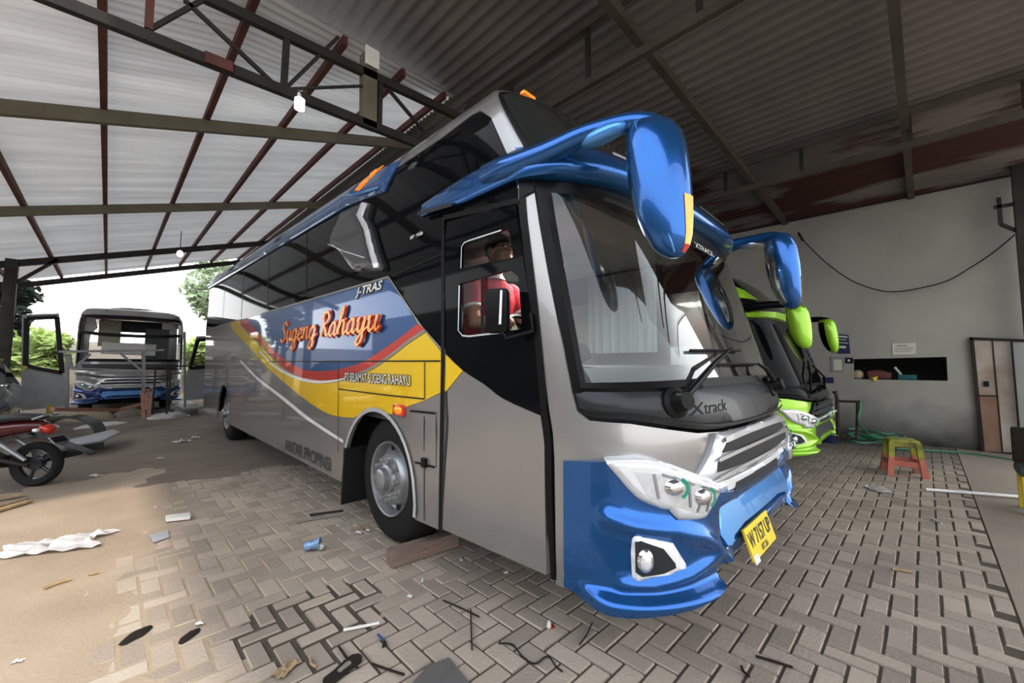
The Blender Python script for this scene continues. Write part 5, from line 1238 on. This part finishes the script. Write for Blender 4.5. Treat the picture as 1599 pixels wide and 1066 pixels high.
# parked car cut by the left edge
cx, cy = -2.1, 11.95
car = thing('car', 'dark grey parked car cut off by the left edge behind the motorcycle', 'car', (cx, cy, 0))
cr = []
for y, zb, zt, wx in ((-1.0, .45, .72, .62), (-.9, .30, .85, .78), (-.5, .26, .95, .84), (.0, .26, 1.0, .86), (1.2, .26, 1.02, .86), (2.2, .30, .98, .82), (2.5, .42, .85, .7)):
    cr.append([V((cx+wx*x, cy+y, zb+(zt-zb)*z)) for x, z in ((-.9, 0), (-1, .3), (-1, .75), (-.88, 1), (.88, 1), (1, .75), (1, .3), (.9, 0))])
MB().loft(cr).build('body', M['carp'], car, 40)
cr = []
for y, zt, wx in ((-.3, 1.0, .76), (.25, 1.42, .64), (1.0, 1.48, .64), (1.7, 1.40, .62), (2.2, 1.0, .74)):
    cr.append([V((cx-wx, cy+y, .96)), V((cx-wx*.9, cy+y, zt)), V((cx+wx*.9, cy+y, zt)), V((cx+wx, cy+y, .96))])
MB().loft(cr, True).build('cabin_glass', M['gloss'], car, 40)
MB().box((cx, cy+1.0, 1.49), (1.1, 1.3, .05), bev=.02).build('roof', M['carp'], car)
MB().box((cx, cy-1.02, .48), (1.5, .12, .16), bev=.05).build('bumper', M['silver2'], car)
for s in (-1, 1):
    MB().box((cx+s*.55, cy-.98, .70), (.32, .12, .13), bev=.04).build('headlight', M['lampwhite'], car)
    for yy in (-.4, 1.7): wheel(car, cx+s*.80, cy+yy, .30, s, False)

# ================================================================== FLOOR LITTER AND RIGHT-HAND THINGS
ck0, ck1 = gz(603, 886), gz(694, 856); cd = (ck1-ck0).normalized()
solo(MB().beam(ck0+cd*.02+V((0, 0, .058)), ck1+cd*.1+V((0, 0, .058)), .10, .105), 'timber_chock', M['pinkwood'], 'worn timber beam on the pavers before the front wheel', 'timber')
ck = gz(676, 838); solo(MB().prism([(ck.x-.02, ck.y-.02, .0), (ck.x+.02, ck.y-.30, .0), (ck.x+.015, ck.y-.06, .15)], (.22, 0, 0)), 'wheel_wedge', M['wood'], 'grey wedge block jammed against the front tyre', 'wedge')
cu = gz(487, 860); ct_ = thing('plastic_cup', 'crushed blue clear plastic cup on the pavers near the coach front wheel', 'cup', cu)
MB().lathe([(.0005, -.05), (.034, -.05), (.036, -.02), (.030, 0), (.040, .03), (.042, .055), (.046, .06), (.040, .058), (.034, .03), (.028, .0), (.0005, -.04)], cu+V((0, 0, .045)), (.75, -.5, .12), 14).build('cup', M['bluecup'], ct_)
MB().ball(cu+V((.05, -.035, .03)), (.03, .035, .028), 10, 6).build('lid_film', M['plastic_bag'], ct_)
def crumple(c, r, h, seed, aspect=1., rot=0., n=16):
    mb = MB(); vv, ff = [], []
    for j in range(n+1):
        for i in range(n+1):
            x, y = (i/n-.5)*2, (j/n-.5)*2; q = 1+.5*noise.noise(V((x*1.3+seed, y*1.3, seed))); X, Y = x*r*q, y*r*aspect*q
            z = h*abs(noise.noise(V((x*2.2+seed*3, y*2.2, seed))))*(1.1-.6*max(abs(x), abs(y)))+.004
            vv.append(V((c[0]+X*math.cos(rot)-Y*math.sin(rot), c[1]+X*math.sin(rot)+Y*math.cos(rot), c[2]+z)))
    for j in range(n):
        for i in range(n): a = j*(n+1)+i; ff.append((a, a+1, a+n+2, a+n+1))
    mb.v, mb.f = vv, ff; return mb
solo(crumple(gz(93, 852, .008), .26, .12, 4.2, .55, -.3), 'plastic_bag', M['plastic_bag'], 'large torn white plastic bag on the sand at left', 'plastic bag', ang=80)
for (x, y), r, h, lab in (((33, 862), .045, .05, 'small white scrap left of the torn plastic bag'), ((283, 690), .13, .12, 'crumpled white plastic strip on the dirt behind the bright sand edge'), ((305, 684), .06, .10, 'small white cup-like scrap at the end of the plastic strip'), ((147, 743), .07, .05, 'pale scrap on the dirt right of the motorcycle wheel'), ((250, 716), .05, .03, 'tiny white scrap in the shade left of the coach'), ((311, 975), .018, .03, 'tiny white flake beside the dark stains'), ((27, 1034), .02, .02, 'tiny white flake at the bottom left corner')):
    solo(crumple(gz(x, y, .004), r, h, x*.13, .6, x*.1, 8), 'litter_scrap', M['paper'] if r < .1 else M['plastic_bag'], lab, 'litter', ang=80)
q = [gz(*p) for p in ((258, 811), (296, 806), (297, 812), (259, 816))]; solo(MB().prism([p+V((0, 0, .008)) for p in q], (0, 0, .03)), 'foam_block', M['paper'], 'white foam strip on the sand', 'foam block')
q = [gz(*p) for p in ((232, 838), (262, 829), (264, 840), (240, 849))]; solo(MB().prism([p+V((0, 0, .006)) for p in q], (0, 0, .006)), 'card_scrap', M['sheet'], 'torn grey card scrap just below the white foam strip', 'card')
def rod(a, b, r, m, name, lab, cat='stick', z=.012):
    p, q_ = gz(*a), gz(*b); mid = p.lerp(q_, .5)+V((random.uniform(-.01, .01), random.uniform(-.01, .01), 0)); solo(MB().tube([p+V((0, 0, z)), mid+V((0, 0, z)), q_+V((0, 0, z))], r, 6), name, m, lab, cat)
rod((68, 922), (110, 907), .011, M['stick'], 'stick', 'pale stick on the sand below the plastic bag')
rod((139, 899), (154, 896), .008, M['stick'], 'stick', 'very short pale stick right of the long one on the sand')
rod((484, 806), (536, 799), .010, M['steel'], 'rod', 'thin dark rod on the floor behind the mud flap', 'rod')
rod((462, 817), (530, 806), .008, M['greyline'], 'rod', 'thin grey rod lying just before the dark one', 'rod')
rod((536, 987), (592, 976), .008, M['paper'], 'stick', 'white peeled stick across the dark paver joints')
rod((529, 1013), (558, 1046), .006, M['dkbrown'], 'stick', 'short dark twig right of the dark joints')
rod((580, 1040), (631, 1057), .005, M['dkbrown'], 'stick', 'dark thin stick left of the grey board at the bottom')
rod((735, 955), (737, 1018), .004, M['rusty'], 'wire_piece', 'straight thin wire standing out on the pavers below the door', 'wire')
rod((692, 940), (748, 966), .004, M['dkbrown'], 'wire_piece', 'thin dark wire crossing the straight one', 'wire')
rod((590, 994), (600, 1004), .006, M['sideblue'], 'plastic_strip', 'tiny blue plastic strip on the pavers', 'plastic')
rod((1180, 1028), (1238, 1046), .006, M['dkbrown'], 'leaf_stem', 'dark leaf stem on the pavers at the bottom right', 'stem')
rod((1158, 1044), (1170, 1060), .006, M['dkbrown'], 'leaf_stem', 'short dark stem at the bottom edge', 'stem')
rod((1393, 891), (1425, 896), .008, M['stick'], 'stick', 'pale twig on the pavers right of the number plate')
rod((1454, 811), (1470, 819), .007, M['paper'], 'stick', 'small white splinter before the white pipe')
rod((484, 1030), (492, 1045), .006, M['stick'], 'stick', 'curled pale peel at the bottom near the dark sole')
rod((905, 1010), (925, 975), .004, M['dkbrown'], 'twig', 'fine dark twig below the bumper corner', 'twig')
w0 = [gz(*p, .008) for p in ((778, 1004), (800, 1006), (815, 1024), (835, 1036), (855, 1024), (868, 1040), (878, 1048))]
solo(MB().tube(crv(w0, 4), .004, 6), 'wire_piece', M['wire'], 'wavy dark wire on the pavers at bottom centre', 'wire')
for (x, y), rx, lab in (((212, 993), .075, 'larger flat dark stone on the sandy pavers'), ((296, 994), .06, 'second flat dark stone, nearer the dark joints'), ((600, 1008), .02, 'tiny dark pebble near the blue strip')):
    solo(flatblob(gz(x, y), rx, rx*.45, .02, .7, x, 12, 3), 'stone', M['dkbrown'], lab, 'stone')
q = [gz(*p) for p in ((640, 1075), (668, 1044), (701, 1031), (740, 1080))]; solo(MB().prism([p+V((0, 0, .004)) for p in q], (0, 0, .012)), 'board', mat('grey_board', (.20, .185, .175), .8, 0, 0, .15, 8.), 'flat dark grey board at the bottom edge of the picture', 'board')
sp_ = gz(536, 1048); sb = thing('sandal', 'dark flattened shoe sole lying at the bottom edge', 'shoe', sp_)
dirs = (gz(558, 1034)-gz(520, 1066)); an = math.atan2(dirs.y, dirs.x)
def sole(c, L, W, an): return [V((c[0]+L*u*math.cos(an)-W*v*math.sin(an), c[1]+L*u*math.sin(an)+W*v*math.cos(an), c[2])) for u, v in ((-.5, -.25), (-.45, -.4), (-.2, -.38), (.1, -.42), (.35, -.5), (.48, -.25), (.5, .1), (.4, .42), (.15, .45), (-.15, .36), (-.42, .38), (-.5, .2))]
MB().prism(sole(sp_+V((0, 0, .004)), .20, .075, an), (0, 0, .014)).build('sole', M['dkbrown'], sb)
MB().prism(sole(sp_+V((.005, .0, .018)), .07, .03, an), (0, 0, .004)).build('worn_patch', M['greyline'], sb)
solo(crumple(gz(448, 1045, .004), .05, .05, 9.3, .6, .4, 10), 'peel_curl', M['stick'], 'tangle of pale wood peel at the bottom left of centre', 'wood peel', ang=80)
for i, (x, y) in enumerate(((548, 826), (556, 829), (563, 824), (571, 826), (559, 821))):
    p, q_ = gz(x, y, .02+.008*(i % 2)), gz(x+(14, 9, 12, 6, 10)[i], y+(-3, 2, -2, 1, 3)[i], .02); solo(MB().beam(p, q_, .018, .012), 'offcut', M['paper'] if i % 2 else M['stick'], ('long pale offcut nearest the tyre in the offcut heap', 'short white offcut in front of the heap', 'tan offcut lying across the heap', 'tiny white offcut touching the tyre', 'tan offcut at the back of the heap')[i], 'offcut', 'pale offcuts behind the front tyre')
cn = gz(857, 980); cc_ = thing('bottle_cap', 'tiny white and red cone shaped cap on the pavers', 'cap', cn)
MB().lathe([(.0005, .035), (.007, .03), (.014, .0), (.0005, 0)], cn+V((0, 0, .006)), (0, 0, 1), 12).build('cone', M['paper'], cc_); MB().lathe([(.013, .0), (.016, .006), (.0005, .006)], cn+V((.012, -.01, .002)), (0, 0, 1), 12).build('rim', M['redlens'], cc_)
for i, (x, y) in enumerate(((893, 890), (720, 873), (790, 893), (660, 905), (640, 930))):
    solo(MB().box(gz(x, y, .008), (.03, .012, .01), Matrix.Rotation(i*1.3, 3, 'Z')), 'chip', M['paper'], ('small white chip just under the coach door corner', 'small white chip right of the timber beam', 'small white chip under the middle of the coach door', 'small white chip in front of the timber beam', 'small white chip farther in front of the timber beam')[i], 'chip')

# white pipe
p, q_ = gz(1445, 767), gz(1599, 779); solo(MB().tube([p+V((0, 0, .022)), q_+(q_-p)*.4+V((0, 0, .022))], .018, 10), 'pipe', M['pvc'], 'long white pipe lying on the floor at the right', 'pipe')
# stool
s0 = [gz(1384, 745), gz(1439, 753)]; sc_ = gz(1411, 740); st = thing('stool', 'small plastic stool with worn lime top and salmon legs', 'stool', (sc_.x, sc_.y, 0))
ang = .25; SR = Matrix.Rotation(ang, 3, 'Z'); hS = .46; base = V((sc_.x, sc_.y, 0))
def sp3(x, y, z): return base+SR@V((x, y, z))
MB().box(sp3(0, 0, hS-.02), (.30, .30, .04), SR, bev=.018).build('seat', M['limepl'], st, 50)
for sx_, sy_ in ((-1, -1), (1, -1), (-1, 1), (1, 1)):
    l_ = MB(); q4 = lambda c, w: [sp3(c[0]+dx*w, c[1]+dy*w, c[2]) for dx, dy in ((-1, -1), (1, -1), (1, 1), (-1, 1))]
    l_.loft([q4((sx_*.17, sy_*.17, .0), .034), q4((sx_*.145, sy_*.145, .24), .028)]); l_.build('leg', M['pinkpl'], st)
    l_ = MB(); l_.loft([q4((sx_*.145, sy_*.145, .24), .0285), q4((sx_*.128, sy_*.128, hS-.03), .03)]); l_.build('leg_top', M['limepl'], st)
for a, b in (((-1, -1), (1, -1)), ((1, -1), (1, 1)), ((1, 1), (-1, 1)), ((-1, 1), (-1, -1))):
    MB().beam(sp3(a[0]*.155, a[1]*.155, .16), sp3(b[0]*.155, b[1]*.155, .16), .02, .07).build('rail', M['pinkpl'], st)
    MB().beam(sp3(a[0]*.132, a[1]*.132, hS-.06), sp3(b[0]*.132, b[1]*.132, hS-.06), .02, .06).build('apron', M['limepl'], st)
# pipe rack with hose
rk = thing('pipe_rack', 'rusty bent pipe stand by the wall with a green hose hanging on it', 'rack', gz(1310, 686))
X_ = 9.5
rp3 = lambda x, y, d=0.: pX(x, y, X_+d)
MB().tube([rp3(1300, 613), rp3(1304, 610), rp3(1307, 622), rp3(1309, 686)], .028, 8).build('upright', M['rusty'], rk)
MB().tube([rp3(1306, 626), rp3(1344, 627)], .022, 8).build('crossbar', M['rusty'], rk)
MB().tube([rp3(1339, 627), rp3(1338, 684)], .022, 8).build('upright', M['rusty'], rk)
MB().tube([rp3(1309, 683), rp3(1338, 684)], .02, 8).build('foot_bar', M['rusty'], rk)
hz_ = []
c_ = gz(1364, 693)
for i in range(95):
    a = i*.21; r_ = .36+.08*math.sin(a*.37); hz_.append(c_+V((r_*.75*math.cos(a)+.08*math.sin(i*.9), r_*math.sin(a)*1.15, .03+.0018*i+.012*math.sin(i*1.7))))
tail = [rp3(1343, 627, -.06), rp3(1343, 640, -.06), rp3(1341, 660, -.08)]
ho = MB().tube(crv(tail+hz_, 2), .017, 6)
solo(ho, 'hose', M['hose'], 'green garden hose hanging from the rack and coiled on the floor', 'hose')
hh = [gz(1400, 700, .02), gz(1450, 703, .02), gz(1500, 706, .02), gz(1560, 714, .02), gz(1605, 722, .02)]
solo(MB().tube(crv(hh, 4), .013, 6), 'hose', M['hose'], 'thin hose running along the floor toward the doors', 'hose')
bk = gz(1294, 690); bt_ = thing('bucket', 'small dark blue bucket against the wall beside the green coach', 'bucket', bk)
MB().lathe([(.0005, 0), (.13, 0), (.16, .26), (.17, .27), (.155, .27), (.125, .02), (.0005, .02)], bk, (0, 0, 1), 20).build('pail', M['poster'], bt_)
MB().tube([bk+V((.16*math.cos(a), .16*math.sin(a), .27+.0*a)) for a in [2*math.pi*i/16 for i in range(17)]], .008, 6).build('rim', M['pvc'], bt_)
# chair at the right edge
ce = gz(1592, 800); cbx = thing('chair', 'low chair with dark seat and yellow legs cut by the right edge', 'chair', (ce.x+.1, ce.y-.2, 0))
o_ = V((ce.x+.12, ce.y-.22, 0)); MB().box(o_+V((0, 0, .40)), (.40, .42, .09), bev=.03).build('seat', M['dash'], cbx); MB().box(o_+V((.18, 0, .62)), (.06, .42, .36), bev=.02).build('backrest', M['dkbrown'], cbx)
for sx_ in (-1, 1):
    for sy_ in (-1, 1): MB().beam(o_+V((sx_*.16, sy_*.17, 0)), o_+V((sx_*.16, sy_*.17, .36)), .045, .045).build('leg', M['yellowp'], cbx)
# puddle of plastic on floor near stool
solo(crumple(gz(1372, 764, .002), .16, .05, 2.2, .6, .4, 10), 'plastic_film', M['plastic_bag'], 'clear crumpled plastic film on the floor before the stool', 'plastic film', ang=80)

# ================================================================== YARD BEYOND
yw = MB().box((-3, 27, 1.2), (34, .2, 2.4)); struct(yw, 'wall_back', mat('pale_yard_wall', (.62, .57, .52), .9, 0, 0, .15, .6))
yw = MB().box((-9, 6, 2.1), (.2, 38, 4.2)); struct(yw, 'wall_left_added', mat('added_wall_grey', (.30, .29, .27), .9, 0, 0, .3, .5))  # unseen wall added at left to darken reflections and block sky light
def tree(x, y, h, cr, cz, n, cols, label, seed, leaf=.22, trunk=True, group=None):
    rnd = random.Random(seed); t = thing('tree', label, 'tree', (x, y, 0), group)
    if not trunk: MB().tube([(x, y, 0), (x+.05, y, h*.5)], .05, 6).build('stem', M['bark'], t)
    if trunk: MB().tube([(x, y, 0), (x+.1, y, h*.4), (x-.05, y+.1, h*.75)], [h*.03, h*.022, h*.01], 8).build('trunk', M['bark'], t)
    blobs = [(V((x+rnd.uniform(-1, 1)*cr*.6, y+rnd.uniform(-1, 1)*cr*.6, cz+rnd.uniform(-.5, .6)*(h-cz))), cr*rnd.uniform(.35, .6)) for _ in range(12)]
    vv, ff = [], []
    for i in range(n):
        c, r = rnd.choice(blobs); d = V((rnd.gauss(0, 1), rnd.gauss(0, 1), rnd.gauss(0, .8))).normalized()*r*rnd.uniform(.6, 1.05)
        p = c+d; a = V((rnd.gauss(0, 1), rnd.gauss(0, 1), rnd.gauss(0, .6))).normalized(); b = a.orthogonal().normalized(); s = leaf*rnd.uniform(.6, 1.3)
        k = len(vv); vv += [p-a*s, p+b*s*.45, p+a*s, p-b*s*.45]; ff.append((k, k+1, k+2, k+3))
    mb = MB(); mb.v, mb.f = vv, ff; mb.build('foliage', cols, t, 180, fix=False)
lf1 = mat('dark_leaves', (.035, .055, .03), .7, 0, 0, .5, 1.5, trans=.2); lf2 = mat('pale_leaves', (.42, .56, .24), .7, 0, 0, .3, 1., trans=.35); lf3 = mat('bright_leaves', (.62, .72, .34), .7, 0, 0, .3, 1., trans=.4); lf4 = mat('grey_leaves', (.50, .58, .42), .7, 0, 0, .3, 1., trans=.35)
tree(-2.75, 21., 4.9, 1.1, 3.4, 1600, lf1, 'dark leafy tree behind the post at the left edge', 3, .16)
tree(-2.0, 25., 2.9, 1.0, 1.7, 1200, lf3, 'low bright green bush beyond the open coach door', 5, .25, False)
tree(5.2, 30., 8.4, 2.2, 6.0, 2200, lf4, 'tall pale grey-green tree above the repaired coach', 8, .25)
tree(9.6, 34., 8.2, 2.6, 5.0, 2600, lf3, 'yellow green tree right of the tall pale tree', 11, .28)
tree(9.2, 41., 7.0, 3.0, 4.6, 2600, lf2, 'mid green tree low between the two taller trees', 12, .28)
tree(3.6, 25.6, 3.0, 1.0, 1.6, 1000, lf3, 'bright hedge seen through the empty windscreen opening', 14, .25, False)

# ================================================================== LIGHT AND CAMERA
w = bpy.data.worlds.new('sky'); scn.world = w; w.use_nodes = True; nt = w.node_tree; bg = nt.nodes['Background']
tc = nt.nodes.new('ShaderNodeTexCoord'); sx = nt.nodes.new('ShaderNodeSeparateXYZ'); nt.links.new(tc.outputs['Generated'], sx.inputs[0])
r = nt.nodes.new('ShaderNodeValToRGB'); nt.links.new(sx.outputs['Z'], r.inputs[0])
r.color_ramp.elements[0].position = 0; r.color_ramp.elements[0].color = (1, .99, .97, 1); r.color_ramp.elements[1].position = .8; r.color_ramp.elements[1].color = (.80, .88, 1, 1)
nt.links.new(r.outputs[0], bg.inputs[0]); bg.inputs[1].default_value = 1.95
sl = bpy.data.lights.new('sun', 'SUN'); sl.energy = 1.5; sl.angle = math.radians(3); sl.color = (1, .93, .82)
so = bpy.data.objects.new('sun', sl); COL.objects.link(so)
sd_ = V((.14, .66, -1.0)).normalized(); so.rotation_euler = sd_.to_track_quat('-Z', 'Y').to_euler()
cam = bpy.data.cameras.new('camera'); co = bpy.data.objects.new('camera', cam); COL.objects.link(co)
cam.sensor_fit = 'HORIZONTAL'; cam.sensor_width = 36; cam.lens = FOC*36/1599
cam.shift_x = -(PPX-799.5)/1599; cam.shift_y = (PPY-533)/1599
co.matrix_world = Matrix.Translation(CAM) @ ROT.to_4x4(); cam.clip_start = .02; cam.clip_end = 300
scn.camera = co
scn.view_settings.view_transform = 'Standard'; scn.view_settings.look = 'None'; scn.view_settings.exposure = 0.32
vs_ = scn.view_settings; vs_.use_curve_mapping = True; cm = vs_.curve_mapping; c_ = cm.curves[3]
c_.points.new(.22, .17); c_.points.new(.68, .76); cm.update()
scn.cycles.max_bounces = 8; scn.cycles.transparent_max_bounces = 12; scn.cycles.use_denoising = True; scn.cycles.sample_clamp_indirect = 6

pl = bpy.data.lights.new('added_cabin_fill', 'AREA'); pl.energy = 24; pl.size = .5; pl.color = (1, .97, .9); po = bpy.data.objects.new('added_cabin_fill', pl); COL.objects.link(po); po.location = (2.5, 2.1, 2.25)  # fill light added to brighten the cab interior, no fitting modelled
